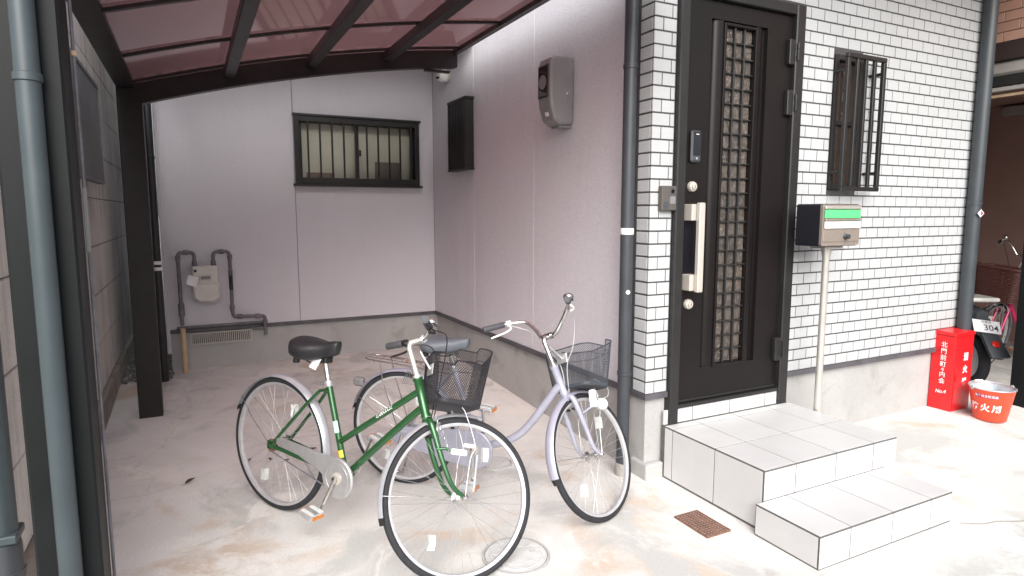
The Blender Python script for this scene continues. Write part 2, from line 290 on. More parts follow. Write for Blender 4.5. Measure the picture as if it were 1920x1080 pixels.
# ---------------------------------------------------------------- geometry helpers
class MB:
    def __init__(s): s.v = []; s.f = []
    def add(s, vs, fs):
        n = len(s.v); s.v += [tuple(v) for v in vs]; s.f += [tuple(i + n for i in f) for f in fs]; return s
    def box(s, x0, x1, y0, y1, z0, z1, mat=None):
        vs = [Vector(p) for p in ((x0,y0,z0),(x1,y0,z0),(x1,y1,z0),(x0,y1,z0),(x0,y0,z1),(x1,y0,z1),(x1,y1,z1),(x0,y1,z1))]
        if mat is not None: vs = [mat @ v for v in vs]
        return s.add(vs, [(3,2,1,0),(4,5,6,7),(0,1,5,4),(1,2,6,5),(2,3,7,6),(3,0,4,7)])
    def cbox(s, x0, x1, y0, y1, z0, z1, c=0.003):
        """box with chamfered edges"""
        vs = []; P = {}
        X = (x0, x1); Y = (y0, y1); Z = (z0, z1); sg = (1, -1)
        for i in range(2):
            for j in range(2):
                for k in range(2):
                    x, y, z = X[i], Y[j], Z[k]; dx, dy, dz = c*sg[i], c*sg[j], c*sg[k]
                    P[i,j,k,0] = len(vs); vs.append((x, y+dy, z+dz))
                    P[i,j,k,1] = len(vs); vs.append((x+dx, y, z+dz))
                    P[i,j,k,2] = len(vs); vs.append((x+dx, y+dy, z))
        fs = []
        for i in range(2): fs.append((P[i,0,0,0],P[i,1,0,0],P[i,1,1,0],P[i,0,1,0]))
        for j in range(2): fs.append((P[0,j,0,1],P[1,j,0,1],P[1,j,1,1],P[0,j,1,1]))
        for k in range(2): fs.append((P[0,0,k,2],P[1,0,k,2],P[1,1,k,2],P[0,1,k,2]))
        for i in range(2):
            for j in range(2): fs.append((P[i,j,0,0],P[i,j,1,0],P[i,j,1,1],P[i,j,0,1]))
            for k in range(2): fs.append((P[i,0,k,0],P[i,1,k,0],P[i,1,k,2],P[i,0,k,2]))
        for j in range(2):
            for k in range(2): fs.append((P[0,j,k,1],P[1,j,k,1],P[1,j,k,2],P[0,j,k,2]))
        for i in range(2):
            for j in range(2):
                for k in range(2): fs.append((P[i,j,k,0],P[i,j,k,1],P[i,j,k,2]))
        return s.add(vs, fs)
    def tube(s, pts, r, n=10, closed=False, cap=True, flat=1.0):
        pts = [Vector(p) for p in pts]; m = len(pts)
        rs = r if isinstance(r, (list, tuple)) else [r] * m
        tans = []
        for i in range(m):
            a = pts[(i-1) % m] if (closed or i > 0) else pts[i]; b = pts[(i+1) % m] if (closed or i < m-1) else pts[i]
            t = (b - a); tans.append(t.normalized() if t.length > 1e-9 else Vector((0,0,1)))
        up = Vector((0,0,1)) if abs(tans[0].z) < 0.9 else Vector((0,1,0))
        nv = (up - tans[0] * up.dot(tans[0])).normalized()
        rings = []
        for i in range(m):
            if i: 
                q = tans[i-1].rotation_difference(tans[i]); nv = q @ nv; nv = (nv - tans[i]*nv.dot(tans[i])).normalized()
            bv = tans[i].cross(nv)
            rings.append([pts[i] + (nv*math.cos(2*math.pi*k/n)*flat + bv*math.sin(2*math.pi*k/n)) * rs[i] for k in range(n)])
        vs = [v for R in rings for v in R]; fs = []
        for i in range(m if closed else m-1):
            a = i*n; b = ((i+1) % m)*n
            for k in range(n): fs.append((a+k, a+(k+1)%n, b+(k+1)%n, b+k))
        if cap and not closed: fs += [tuple(range(n-1,-1,-1)), tuple((m-1)*n+k for k in range(n))]
        return s.add(vs, fs)
    def cyl(s, a, b, r, n=16): return s.tube([a, b], r, n)
    def lathe(s, prof, o=(0,0,0), axis=(0,0,1), n=32, closed=False):
        """prof: list of (radius, height along axis)"""
        ax = Vector(axis).normalized(); u = ax.orthogonal().normalized(); w = ax.cross(u); o = Vector(o); m = len(prof)
        vs = [o + ax*h + (u*math.cos(2*math.pi*k/n) + w*math.sin(2*math.pi*k/n))*r for r, h in prof for k in range(n)]
        fs = []
        for i in range(m if closed else m-1):
            a = i*n; b = ((i+1) % m)*n
            for k in range(n): fs.append((a+k, a+(k+1)%n, b+(k+1)%n, b+k))
        if not closed: fs += [tuple(range(n-1,-1,-1)), tuple((m-1)*n+k for k in range(n))]
        return s.add(vs, fs)
    def prism(s, poly, h0, h1, axis='y'):
        """closed outline extruded: axis y -> poly in (x,z); x -> (y,z); z -> (x,y)"""
        mk = {'y': lambda a,b,h: (a,h,b), 'x': lambda a,b,h: (h,a,b), 'z': lambda a,b,h: (a,b,h)}[axis]
        n = len(poly); vs = [mk(a,b,h0) for a,b in poly] + [mk(a,b,h1) for a,b in poly]
        return s.add(vs, [tuple(range(n-1,-1,-1)), tuple(range(n,2*n))] + [(i,(i+1)%n,n+(i+1)%n,n+i) for i in range(n)])
    def loft(s, rings, cap=True):
        n = len(rings[0]); vs = [p for R in rings for p in R]; fs = []
        for i in range(len(rings)-1):
            for k in range(n): fs.append((i*n+k, i*n+(k+1)%n, (i+1)*n+(k+1)%n, (i+1)*n+k))
        if cap: fs += [tuple(range(n-1,-1,-1)), tuple((len(rings)-1)*n+k for k in range(n))]
        return s.add(vs, fs)
    def mesh(s, name, mat, smooth=None):
        me = bpy.data.meshes.new(name); me.from_pydata(s.v, [], s.f)
        bm = bmesh.new(); bm.from_mesh(me); bmesh.ops.recalc_face_normals(bm, faces=bm.faces); bm.to_mesh(me); bm.free()
        if mat: me.materials.append(M[mat])
        if smooth:
            me.shade_smooth(); me.set_sharp_from_angle(angle=rad(smooth))
        me.update(); return me
    def build(s, name, mat, parent=None, smooth=None, loc=None, bevel=0, kind=None):
        o = bpy.data.objects.new(name, s.mesh(name, mat, smooth)); COL.objects.link(o)
        if parent: o.parent = parent
        if loc: o.location = loc
        if bevel:
            md = o.modifiers.new('bevel', 'BEVEL'); md.width = bevel; md.segments = 2; md.limit_method = 'ANGLE'; md.angle_limit = rad(40)
        if kind: o['kind'] = kind
        return o

def tag(o, label=None, cat=None, group=None, kind=None):
    if label: o['label'] = label
    if cat: o['category'] = cat
    if group: o['group'] = group
    if kind: o['kind'] = kind
    return o

def thing(name, label, cat, loc=(0,0,0), group=None):
    """an Empty at the thing's base; parts keep world coordinates through the inverse"""
    e = bpy.data.objects.new(name, None); COL.objects.link(e); e.location = loc; e.empty_display_size = 0.1
    return tag(e, label, cat, group)

class Part:
    """adds parts given in world coordinates under an Empty that stands at loc"""
    def __init__(s, root): s.r = root
    def __call__(s, mb, name, mat, smooth=None, bevel=0, kind=None, parent=None):
        o = mb.build(name, mat, None, smooth, bevel=bevel, kind=kind)
        p = parent or s.r
        o.parent = p
        off = Vector(s.r.location)
        if parent is None: o.location = -off
        return o

def cr(pts, n=8, closed=False):
    """Catmull-Rom through points"""
    P = [Vector(p) for p in pts]; out = []; m = len(P)
    for i in range(m if closed else m-1):
        p0 = P[(i-1) % m] if (closed or i > 0) else P[0]*2 - P[1]; p1 = P[i]; p2 = P[(i+1) % m]; p3 = P[(i+2) % m] if (closed or i+2 < m) else P[-1]*2 - P[-2]
        for k in range(n):
            t = k/n
            out.append(0.5*((2*p1) + (p2-p0)*t + (2*p0-5*p1+4*p2-p3)*t*t + (3*p1-p0-3*p2+p3)*t**3))
    if not closed: out.append(P[-1])
    return out

def sstep(a, b, x):
    t = min(1, max(0, (x-a)/(b-a))); return t*t*(3-2*t)

def gz(x, y):
    """height of the yard: rises to the back of the carport and a little along the house front"""
    return 0.04*max(0.0, y-2.9)*(1 - sstep(2.6, 3.0, x)*(1 if y > 2.9 else 0)) + 0.035*sstep(3.4, 4.3, x)*sstep(2.0, 2.6, y)

def text_mesh(body, size, bold=0.0, align='CENTER', line=1.0, shear=0.0):
    cu = bpy.data.curves.new('lettering', 'FONT'); cu.body = body; cu.size = size; cu.align_x = align; cu.align_y = 'CENTER'
    cu.offset = bold; cu.space_line = line; cu.shear = shear; cu.resolution_u = 4
    o = bpy.data.objects.new('lettering', cu); COL.objects.link(o)
    bpy.context.view_layer.update()
    me = bpy.data.meshes.new_from_object(o.evaluated_get(bpy.context.evaluated_depsgraph_get()))
    bpy.data.objects.remove(o); bpy.data.curves.remove(cu)
    me.materials.clear()
    return me

def lettering(body, size, mat, parent, mtx, bold=0.0, warp=None, line=1.0, shear=0.0, name='lettering'):
    me = text_mesh(body, size, bold, line=line, shear=shear); me.materials.append(M[mat])
    for v in me.vertices:
        v.co = warp(v.co) if warp else mtx @ v.co
    o = bpy.data.objects.new(name, me); COL.objects.link(o); o.parent = parent
    return o

def frame_mtx(o, xdir, ydir):
    x = Vector(xdir).normalized(); y = Vector(ydir).normalized(); z = x.cross(y)
    return Matrix(((x.x,y.x,z.x,o[0]),(x.y,y.y,z.y,o[1]),(x.z,y.z,z.z,o[2]),(0,0,0,1)))

# ================================================================ SETTING
xs = [-300,-120,-50,-20,-8,-4] + [-3+0.25*i for i in range(49)] + [11,14,20,50,120,300]
ys = [-300,-120,-50,-20,-8,-4] + [-3+0.25*i for i in range(49)] + [11,14,20,50,120,300]
mb = MB()
for y in ys:
    for x in xs:
        h = gz(x, min(y, 9.0))
        h += 0.004*mnoise.noise(Vector((x*0.9, y*0.9, 0.3))) if -3 <= x <= 9 and -3 <= y <= 9 else 0
        mb.v.append((x, y, h))
nx = len(xs)
for j in range(len(ys)-1):
    for i in range(nx-1): mb.f.append((j*nx+i, j*nx+i+1, (j+1)*nx+i+1, (j+1)*nx+i))
ground = mb.build('ground', 'ground', smooth=60, kind='structure')
# an open joint that has cracked in front of the lower step
mb = MB(); pts = [(3.36,1.66),(3.46,1.60),(3.55,1.585),(3.66,1.53),(3.80,1.50),(3.93,1.44),(4.10,1.40),(4.30,1.33),(4.55,1.27)]
for i in range(len(pts)-1):
    (xa,ya),(xb,yb) = pts[i], pts[i+1]
    w1 = 0.0022+0.0018*random.random()
    mb.add([(xa,ya-w1,0.0062),(xb,yb-w1,0.0062),(xb,yb+w1,0.0062),(xa,ya+w1,0.0062)], [(0,1,2,3)])
mb.build('crack', 'footing', ground)
road = MB().box(-60, 60, -9.0, 0.35, -0.05, 0.012).build('road', 'asphalt', kind='structure')

# ================================================================ HOUSE
H = thing('house', 'two-storey house with white brick front and lilac-grey rendered carport walls', 'house', (2.9, 2.82, 0))
P = Part(H)
XC, YF = 2.283, 2.80           # outer corner of the brickwork
ZB, RP, CP = 0.513, 0.0721, 0.1222
TOPZ = 6.3
# masonry backing of the front, with openings for door and window
mb = MB()
mb.box(XC+0.0022, 2.44, YF+0.0022, 3.02, 0.50, TOPZ)
mb.box(2.44, 3.42, YF+0.0022, 3.02, 2.80, TOPZ)
mb.box(3.42, 3.74, YF+0.0022, 3.02, 0.50, TOPZ)
mb.box(3.74, 4.02, YF+0.0022, 3.02, 0.50, 1.70)
mb.box(3.74, 4.02, YF+0.0022, 3.02, 2.56, TOPZ)
mb.box(4.02, 5.40, YF+0.0022, 3.02, 0.50, TOPZ)
P(mb, 'front_wall', 'mortar')
P(MB().box(5.24, 5.40, 3.02, 9.0, 0.0, TOPZ), 'end_wall', 'stucco')
P(MB().box(3.42, 5.24, 3.021, 3.06, 0.5, TOPZ-0.1), 'inner_lining', 'black_hole')
P(MB().box(2.30, 5.40, 2.83, 9.0, TOPZ, TOPZ+0.15).box(-0.22, 2.30, 6.3, 9.0, TOPZ, TOPZ+0.15), 'roof', 'flashing')
# plinths and foot
mb = MB()
mb.box(2.302, 2.445, YF+0.02, 3.2, -0.1, 0.478)
mb.box(3.425, 5.39, YF+0.03, 3.2, -0.1, 0.478)
P(mb, 'front_plinth', 'plinth', bevel=0.006)
P(MB().box(2.280, 2.408, 2.772, 2.93, -0.1, 0.098), 'pillar_foot', 'plinth', bevel=0.012)
P(MB().box(2.312, 2.50, 2.94, 6.34, -0.1, 0.478), 'side_plinth', 'plinth')
P(MB().box(-0.205, 2.32, 6.325, 6.5, -0.1, 0.478), 'rear_plinth', 'plinth')
mb = MB()
mb.box(XC-0.008, 2.45, YF-0.010, 2.90, 0.479, 0.5105); mb.box(XC-0.008, 2.35, 2.90, 2.945, 0.479, 0.5105)
mb.box(3.424, 5.40, YF-0.010, 2.90, 0.479, 0.5105)
P(mb, 'front_flashing', 'flashing')
P(MB().box(2.276, 2.40, 2.946, 6.31, 0.479, 0.5115), 'side_flashing', 'flashing')
P(MB().box(-0.215, 2.275, 6.292, 6.40, 0.479, 0.5115), 'rear_flashing', 'flashing')
# rendered wall panels with sealed joints
P(MB().box(2.315, 2.44, 2.94, 6.45, 0.5, TOPZ-0.01).box(-0.2, 0.93, 6.318, 6.45, 0.5, TOPZ-0.01).box(2.1, 2.31, 6.318, 6.45, 0.5, TOPZ-0.01).box(0.93, 2.1, 6.318, 6.45, 0.5, 1.84).box(0.93, 2.1, 6.318, 6.45, 2.43, TOPZ-0.01), 'wall_core', 'grout')
for a, b in ((2.925, 4.144), (4.148, 5.250), (5.254, 6.298)):
    P(MB().box(2.288, 2.32, a, b, 0.513, TOPZ), 'wall_panel', 'stucco', bevel=0.003)
P(MB().box(-0.218, 0.905, 6.30, 6.33, 0.513, TOPZ), 'wall_panel', 'stucco', bevel=0.003)
P(MB().box(0.909, 0.93, 6.30, 6.33, 0.513, TOPZ).box(2.1, 2.286, 6.30, 6.33, 0.513, TOPZ).box(0.93, 2.1, 6.30, 6.33, 0.513, 1.84).box(0.93, 2.1, 6.30, 6.33, 2.43, TOPZ), 'wall_panel', 'stucco')
P(MB().box(-0.235, -0.205, 6.29, 9.0, 0.30, TOPZ), 'corner_trim', 'stucco', bevel=0.004)

P(MB().box(-0.218, 2.287, 5.22, 6.299, 3.03, TOPZ), 'overhang', 'stucco')
P(MB().box(2.30, 5.39, 1.90, 2.795, 3.42, TOPZ), 'sky_shade_block', 'stucco')  # unseen block added above the entrance to cut sky light on steps and front
# bricks ---------------------------------------------------------
def brick_at(mb, x0, x1, z0, z1, y, d=0.010, c=0.0012):
    return mb.cbox(x0, x1, y, y+d, z0, z1, c)
fb = []      # (x0,x1,z0,z1,face)
nrow = int((TOPZ-ZB)/RP)
for r in range(nrow):
    z0 = ZB + r*RP + 0.001; z1 = z0 + RP - 0.0092
    off = 0.061 if r % 2 == 0 else 0.0
    segs = [(XC, 2.437), (3.424, 5.398)]
    zc = 0.5*(z0+z1)
    for (a, b) in segs:
        k0 = int((a-XC-off)/CP) - 2; edges = [a] + [XC+off+k*CP for k in range(k0, k0+30) if a+0.012 < XC+off+k*CP < b-0.012] + [b]
        for e0, e1 in zip(edges[:-1], edges[1:]):
            x0 = e0 + (0.003 if e0 > a else 0); x1 = e1 - 0.003
            pieces = [(x0, x1)]
            if 1.68 < zc < 2.58:
                pieces = []
                if x0 < 3.735: pieces.append((x0, min(x1, 3.735)))
                if x1 > 4.025: pieces.append((max(x0, 4.025), x1))
            for p in pieces:
                if p[1]-p[0] > 0.006: fb.append((p[0], p[1], z0, z1, 'f'))
    if z0 > 2.82:
        edges = [2.438] + [XC+off+k*CP for k in range(0, 12) if 2.45 < XC+off+k*CP < 3.41] + [3.423]
        for e0, e1 in zip(edges[:-1], edges[1:]): fb.append((e0+0.0014, e1-0.0014, z0, z1, 'f'))
    fb.append((YF+0.0155, YF+0.118, z0, z1, 's'))
def in_view(b):
    z = b[3]; x = b[1] if b[4] == 'f' else XC
    lim = 2.66 + max(0, x-2.3)*0.145
    return z < lim
def dist(b):
    p = Vector((0.5*(b[0]+b[1]), YF, 0.5*(b[2]+b[3]))) if b[4] == 'f' else Vector((XC, 0.5*(b[0]+b[1]), 0.5*(b[2]+b[3])))
    return (p - Vector((0,0,CAM_H))).length
vis = sorted([b for b in fb if in_view(b)], key=lambda b: dist(b) + (0 if (b[1]-b[0]) > 0.05 else 0.6))
single = set(vis[:298]); rest = MB(); cache = {}
for b in fb:
    if b in single:
        key = (round(b[1]-b[0], 3), b[4])
        if key not in cache:
            w = b[1]-b[0]; hh = b[3]-b[2]
            q = brick_at(MB(), -w/2, w/2, -hh/2, hh/2, 0) if b[4] == 'f' else MB().cbox(0, 0.014, -w/2, w/2, -hh/2, hh/2, 0.0025)
            cache[key] = q.mesh('brick', 'brick')
        o = bpy.data.objects.new('brick', cache[key]); COL.objects.link(o); o.parent = H
        c = 0.5*(b[0]+b[1]); zc = 0.5*(b[2]+b[3]); jit = random.uniform(-0.0008, 0.0008)
        loc = Vector((c, YF+jit, zc)) if b[4] == 'f' else Vector((XC+jit, c, zc))
        o.location = loc - Vector(H.location)
    elif b[4] == 'f': brick_at(rest, b[0], b[1], b[2], b[3], YF + random.uniform(-0.0008, 0.0008))
    else: rest.cbox(XC, XC+0.014, b[0], b[1], b[2], b[3], 0.0025)
P(rest, 'brickwork', 'brick', kind='stuff')

# front door -----------------------------------------------------
ZD0, ZD1 = 0.428, 2.735
mb = MB()
yl = 2.800
# leaf built round its two fluted side channels and the glazed strip
GX0, GX1, GZ0, GZ1 = 2.800, 3.030, 0.635, 2.612
CH = ((2.688, 2.782), (3.048, 3.135)); CZ0, CZ1 = 0.625, 2.640
mb.box(2.508, 2.688, yl, yl+0.045, ZD0, ZD1)
mb.box(3.135, 3.340, yl, yl+0.045, ZD0, ZD1)
mb.box(2.688, 3.135, yl, yl+0.045, ZD0, CZ0)
mb.box(2.688, 3.135, yl, yl+0.045, CZ1, ZD1)
leaf = P(mb, 'door', 'door')
LO = lambda mbx, name, mat, smooth=None, bevel=0: P(mbx, name, mat, smooth, bevel, parent=leaf)
for a, b in CH:                       # shallow fluted channels: a slope in, a flat and a rounded rib
    w = b-a
    prof = [(a, yl+0.001), (a+0.004, yl+0.024), (a+0.3*w, yl+0.024), (a+0.36*w, yl+0.014), (a+0.62*w, yl+0.006), (a+0.8*w, yl+0.004), (b, yl+0.002), (b, yl+0.04), (a, yl+0.04)]
    if a > 2.9: prof = [(a+b-x, y) for x, y in prof][::-1]
    LO(MB().prism([(x, y) for x, y in prof], CZ0, CZ1, axis='z'), 'fluted_panel', 'door', smooth=50)
mb = MB()                             # frame round the glazing
mb.box(2.782, GX0, yl-0.010, yl+0.04, GZ0-0.018, GZ1+0.018); mb.box(GX1, 3.048, yl-0.010, yl+0.04, GZ0-0.018, GZ1+0.018)
mb.box(GX0, GX1, yl-0.010, yl+0.04, GZ0-0.018, GZ0); mb.box(GX0, GX1, yl-0.010, yl+0.04, GZ1, GZ1+0.018)
LO(mb, 'glazing_frame', 'door', bevel=0.004)
NR = 23; pitch = (GZ1-GZ0)/NR; cw = (GX1-GX0)/3
pane_me = MB().box(-cw/2+0.004, cw/2-0.004, 0, 0.006, -pitch/2+0.004, pitch/2-0.004).mesh('pane', 'glass_pane')
for r in range(NR):
    for c in range(3):
        o = bpy.data.objects.new('pane', pane_me); COL.objects.link(o); o.parent = leaf
        o.location = (GX0+(c+0.5)*cw, yl+0.022, GZ0+(r+0.5)*pitch)
        o.rotation_euler = (random.uniform(-0.02, 0.02), 0, random.uniform(-0.02, 0.02))
LO(MB().box(GX0, GX1, yl+0.034, yl+0.036, GZ0, GZ1), 'glass_backing', 'black_hole')
for c in (1, 2): LO(MB().cbox(GX0+c*cw-0.005, GX0+c*cw+0.005, yl+0.001, yl+0.021, GZ0, GZ1, 0.002), 'glazing_bar', 'doorframe')
for r in range(1, NR):
    for c in range(3):
        LO(MB().cbox(GX0+c*cw+(0.0055 if c else 0), GX0+(c+1)*cw-(0.0055 if c < 2 else 0), yl+0.003, yl+0.021, GZ0+r*pitch-0.0045, GZ0+r*pitch+0.0045, 0.002), 'glazing_bar', 'doorframe')
# pull handle with two stand-off brackets and a dark finger plate
LO(MB().cbox(2.525, 2.600, yl-0.006, yl-0.001, 1.195, 1.515, 0.002), 'finger_plate', 'navy_gloss')
for z0, z1 in ((1.505, 1.598), (1.105, 1.198)):
    LO(MB().cbox(2.520, 2.588, yl-0.075, yl-0.0065, z0, z1, 0.004), 'handle_bracket', 'champagne')
LO(MB().cbox(2.548, 2.590, yl-0.108, yl-0.076, 1.098, 1.606, 0.005), 'pull_handle', 'champagne')
for z in (1.698, 1.019):
    LO(MB().lathe([(0.030,0),(0.030,0.012),(0.026,0.020),(0.017,0.022),(0.016,0.030),(0.012,0.031)], (2.575, yl-0.001, z), (0,-1,0), 24), 'lock_cylinder', 'champagne', smooth=40)
    LO(MB().box(2.5735, 2.5765, yl-0.0335, yl-0.0322, z-0.008, z+0.008), 'keyhole', 'ink_black')
k = LO(MB().cbox(2.548, 2.620, yl-0.026, yl-0.001, 1.835, 2.012, 0.009), 'keypad_lock', 'scooter')
LO(MB().cbox(2.556, 2.613, yl-0.0285, yl-0.0262, 1.872, 2.004, 0.001), 'keypad_screen', 'navy_gloss')
LO(MB().box(2.574, 2.596, yl-0.0295, yl-0.0286, 1.988, 1.992), 'keypad_mark', 'ink_white')
LO(MB().lathe([(0.006,0),(0.006,0.003)], (2.5845, yl-0.026, 1.856), (0,-1,0), 12), 'keypad_button', 'silver')
LO(MB().box(2.515, 3.335, yl-0.004, yl-0.0005, ZD0+0.004, ZD0+0.016), 'bottom_rail', 'doorframe')
fr = MB()
fr.cbox(2.440, 2.504, 2.765, 2.86, 0.316, 2.80, 0.006)
P(fr, 'door_frame', 'doorframe')
P(MB().cbox(3.344, 3.421, 2.765, 2.86, 0.316, 2.80, 0.006), 'door_frame', 'doorframe')
P(MB().cbox(2.505, 3.343, 2.768, 2.86, 2.74, 2.80, 0.004), 'door_frame', 'doorframe')
P(MB().cbox(2.505, 3.343, 2.772, 2.86, 0.402, 0.424, 0.003), 'door_sill', 'doorframe')
P(MB().box(2.45, 3.41, 2.90, 2.95, 0.0, 2.78), 'door_backing', 'black_hole')
for z in (2.52, 2.22, 0.68):
    hg = P(MB().cbox(3.295, 3.345, yl-0.032, yl-0.001, z-0.075, z+0.075, 0.004), 'hinge', 'doorframe')
    P(MB().lathe([(0.008,-0.05),(0.009,-0.02),(0.007,-0.018),(0.007,0.018),(0.009,0.02),(0.008,0.05)], (3.350, yl-0.044, z), (0,0,1), 10), 'hinge_pin', 'doorframe', parent=hg)

# front window with projecting grille ---------------------------
W = P(MB().box(3.742, 3.775, 2.785, 2.88, 1.702, 2.558).box(3.985, 4.018, 2.785, 2.88, 1.702, 2.558).box(3.775, 3.985, 2.785, 2.88, 1.702, 1.735).box(3.775, 3.985, 2.785, 2.88, 2.525, 2.558), 'window', 'doorframe', bevel=0.003)
P(MB().box(3.775, 3.985, 2.82, 2.826, 1.735, 2.525), 'pane', 'glass_win', parent=W)
P(MB().cbox(3.775, 3.985, 2.80, 2.818, 2.12, 2.145, 0.002), 'sash_rail', 'doorframe', parent=W)
gy0, gy1 = 2.688, 2.716
g = P(MB().cbox(3.728, 4.112, gy0, gy1, 2.520, 2.548, 0.003), 'window_grille', 'doorframe')
P(MB().cbox(3.728, 4.112, gy0, gy1, 1.690, 1.718, 0.003), 'grille_rail', 'doorframe', parent=g)
for x in (3.728, 4.084): P(MB().cbox(x, x+0.028, gy0+0.001, gy1-0.001, 1.7185, 2.5195, 0.003), 'grille_post', 'doorframe', parent=g)
for x in (3.822, 3.905, 3.992): P(MB().cbox(x, x+0.022, gy0+0.003, gy1-0.003, 1.7185, 2.5195, 0.003), 'grille_bar', 'doorframe', parent=g)
for x in (3.735, 4.09):
    for z in (1.80, 2.44): P(MB().cbox(x, x+0.016, gy1, 2.797, z, z+0.02, 0.002), 'grille_bracket', 'doorframe', parent=g)

# rear window -----------------------------------------------------
X0, X1, Z0, Z1 = 0.912, 2.125, 1.822, 2.450
mb = MB()
mb.box(X0, X0+0.045, 6.262, 6.40, Z0, Z1); mb.box(X1-0.045, X1, 6.262, 6.40, Z0, Z1)
mb.box(X0+0.045, X1-0.045, 6.262, 6.40, Z0, Z0+0.06); mb.box(X0+0.045, X1-0.045, 6.262, 6.40, Z1-0.05, Z1)
W = P(mb, 'window', 'doorframe', bevel=0.003)
P(MB().box(X0-0.02, X1+0.025, 6.245, 6.30, Z0-0.022, Z0-0.001), 'sill', 'doorframe', parent=W)
P(MB().box(X0-0.01, X1+0.015, 6.248, 6.30, Z1+0.001, Z1+0.02), 'head_trim', 'doorframe', parent=W)
for a, b, y in ((X0+0.045, 1.515, 6.335), (1.50, X1-0.045, 6.352)):
    P(MB().box(a+0.003, b, y, y+0.005, Z0+0.06, Z1-0.05), 'pane', 'frosted', parent=W)
    P(MB().box(a+0.003, a+0.028, y-0.008, y-0.001, Z0+0.06, Z1-0.05).box(b-0.03, b, y-0.008, y-0.001, Z0+0.06, Z1-0.05), 'sash', 'doorframe', parent=W)
P(MB().cbox(1.525, 1.545, 6.315, 6.326, 2.10, 2.16, 0.003), 'latch', 'doorframe', parent=W)
for i in range(10):
    x = 1.035 + i*0.1115
    P(MB().cbox(x-0.008, x+0.008, 6.266, 6.282, Z0+0.055, Z1-0.045, 0.002), 'grille_bar', 'doorframe', parent=W)
P(MB().box(X0, X1, 6.402, 6.41, Z0-0.1, Z1+0.1), 'blind', 'curtain')
P(MB().box(1.70, 1.955, 6.362, 6.398, Z0+0.05, 2.055), 'carton', 'box_grey')
P(MB().box(1.03, 1.29, 6.362, 6.398, Z0+0.05, 1.935), 'carton', 'box_red')
P(MB().box(X0+0.05, X1-0.05, 6.36, 6.401, Z0+0.03, Z0+0.0495), 'inner_sill', 'curtain')
# side window: a boxed louvre grille standing off the wall ---------
y0, y1, z0, z1, xo = 5.245, 5.655, 1.950, 2.545, 2.198
mb = MB().cbox(xo, 2.286, y0-0.012, y1+0.012, z1, z1+0.02, 0.002)
W = P(mb, 'window_grille', 'doorframe')
P(MB().cbox(xo, 2.286, y0-0.012, y1+0.012, z0-0.02, z0, 0.002), 'grille_rail', 'doorframe', parent=W)
for y in (y0, y1-0.025): P(MB().cbox(xo, 2.286, y, y+0.025, z0+0.0005, z1-0.0005, 0.003), 'grille_post', 'doorframe', parent=W)
for i in range(9):
    y = y0+0.052+i*0.0375
    P(MB().cbox(xo+0.004, xo+0.034, y-0.011, y+0.011, z0+0.0005, z1-0.0005, 0.002), 'grille_bar', 'doorframe', parent=W)
P(MB().box(2.270, 2.2865, y0+0.026, y1-0.026, z0+0.001, z1-0.001), 'pane', 'glass_win', parent=W)
# foundation vent under the gas meter ------------------------------
vx0, vx1, vz0, vz1, vy = -0.050, 0.470, 0.358, 0.470, 6.300
mb = MB().box(vx0, vx1, vy, vy+0.024, vz1-0.012, vz1).box(vx0, vx1, vy, vy+0.024, vz0, vz0+0.012).box(vx0, vx0+0.014, vy, vy+0.024, vz0+0.012, vz1-0.012).box(vx1-0.014, vx1, vy, vy+0.024, vz0+0.012, vz1-0.012)
V = P(mb, 'wall_vent', 'vent')
for i in range(30):
    x = vx0+0.022+i*(vx1-vx0-0.044)/29
    P(MB().box(x-0.0045, x+0.0045, vy+0.002, vy+0.020, vz0+0.012, vz1-0.012), 'vent_slat', 'vent', parent=V)
P(MB().box(vx0+0.014, vx1-0.014, vy+0.021, vy+0.0245, vz0+0.012, vz1-0.012), 'vent_cavity', 'black_hole', parent=V)

# ================================================================ ENTRANCE STEPS
S = thing('entrance_steps', 'two white tiled entrance steps below the dark front door', 'steps', (2.9, 2.3, 0)); P = Part(S)
P(MB().box(2.4102, 3.4398, 2.0502, 2.80, -0.08, 0.3124).box(2.3602, 3.3498, 1.7002, 2.0498, -0.08, 0.1564), 'step_core', 'grout')
P(MB().box(2.445, 3.42, 2.7856, 2.83, 0.3, 0.401), 'riser_core', 'grout')
gp = 0.0030
def tilebox(x0, x1, y0, y1, z0, z1): P(MB().cbox(x0, x1, y0, y1, z0, z1, 0.0006), 'tile', 'tile')
JX = [2.4085, 2.630, 2.934, 3.240, 3.4415]; JY = [2.0485, 2.376, 2.704, 2.772]
ZT = 0.314
for i in range(4):
    for j in range(3): tilebox(JX[i]+gp, JX[i+1]-gp, JY[j]+gp, JY[j+1]-gp, ZT-0.009, ZT)
    tilebox(JX[i]+gp, JX[i+1]-gp, 2.0485, 2.0565, (0.157 if i < 3 else 0.002) if False else 0.160, ZT-0.0105)
    if i < 3 or True: tilebox(JX[i]+gp, JX[i+1]-gp, 2.784, 2.7955, ZT+0.002, 0.4005) if 2.44 < JX[i+1] else None
tilebox(3.346, JX[4]-gp, 2.0485, 2.0565, 0.006, 0.158)
for j in range(3):
    tilebox(2.4085, 2.4165, JY[j]+gp + (0.009 if j == 0 else 0), JY[j+1]-gp, 0.012, ZT-0.0105)
    tilebox(3.4335, 3.4415, JY[j]+gp + (0.009 if j == 0 else 0), JY[j+1]-gp, 0.012, ZT-0.0105)
KX = [2.3585, 2.566, 2.870, 3.174, 3.3515]
for i in range(4):
    tilebox(KX[i]+gp, KX[i+1]-gp, 1.6985+gp, 2.047, 0.149, 0.158)
    tilebox(KX[i]+gp, KX[i+1]-gp, 1.6985, 1.7065, 0.006, 0.1475)
tilebox(2.3585, 2.3665, 1.709, 2.0465, 0.008, 0.1475)
tilebox(3.3435, 3.3515, 1.709, 2.0465, 0.008, 0.1475)

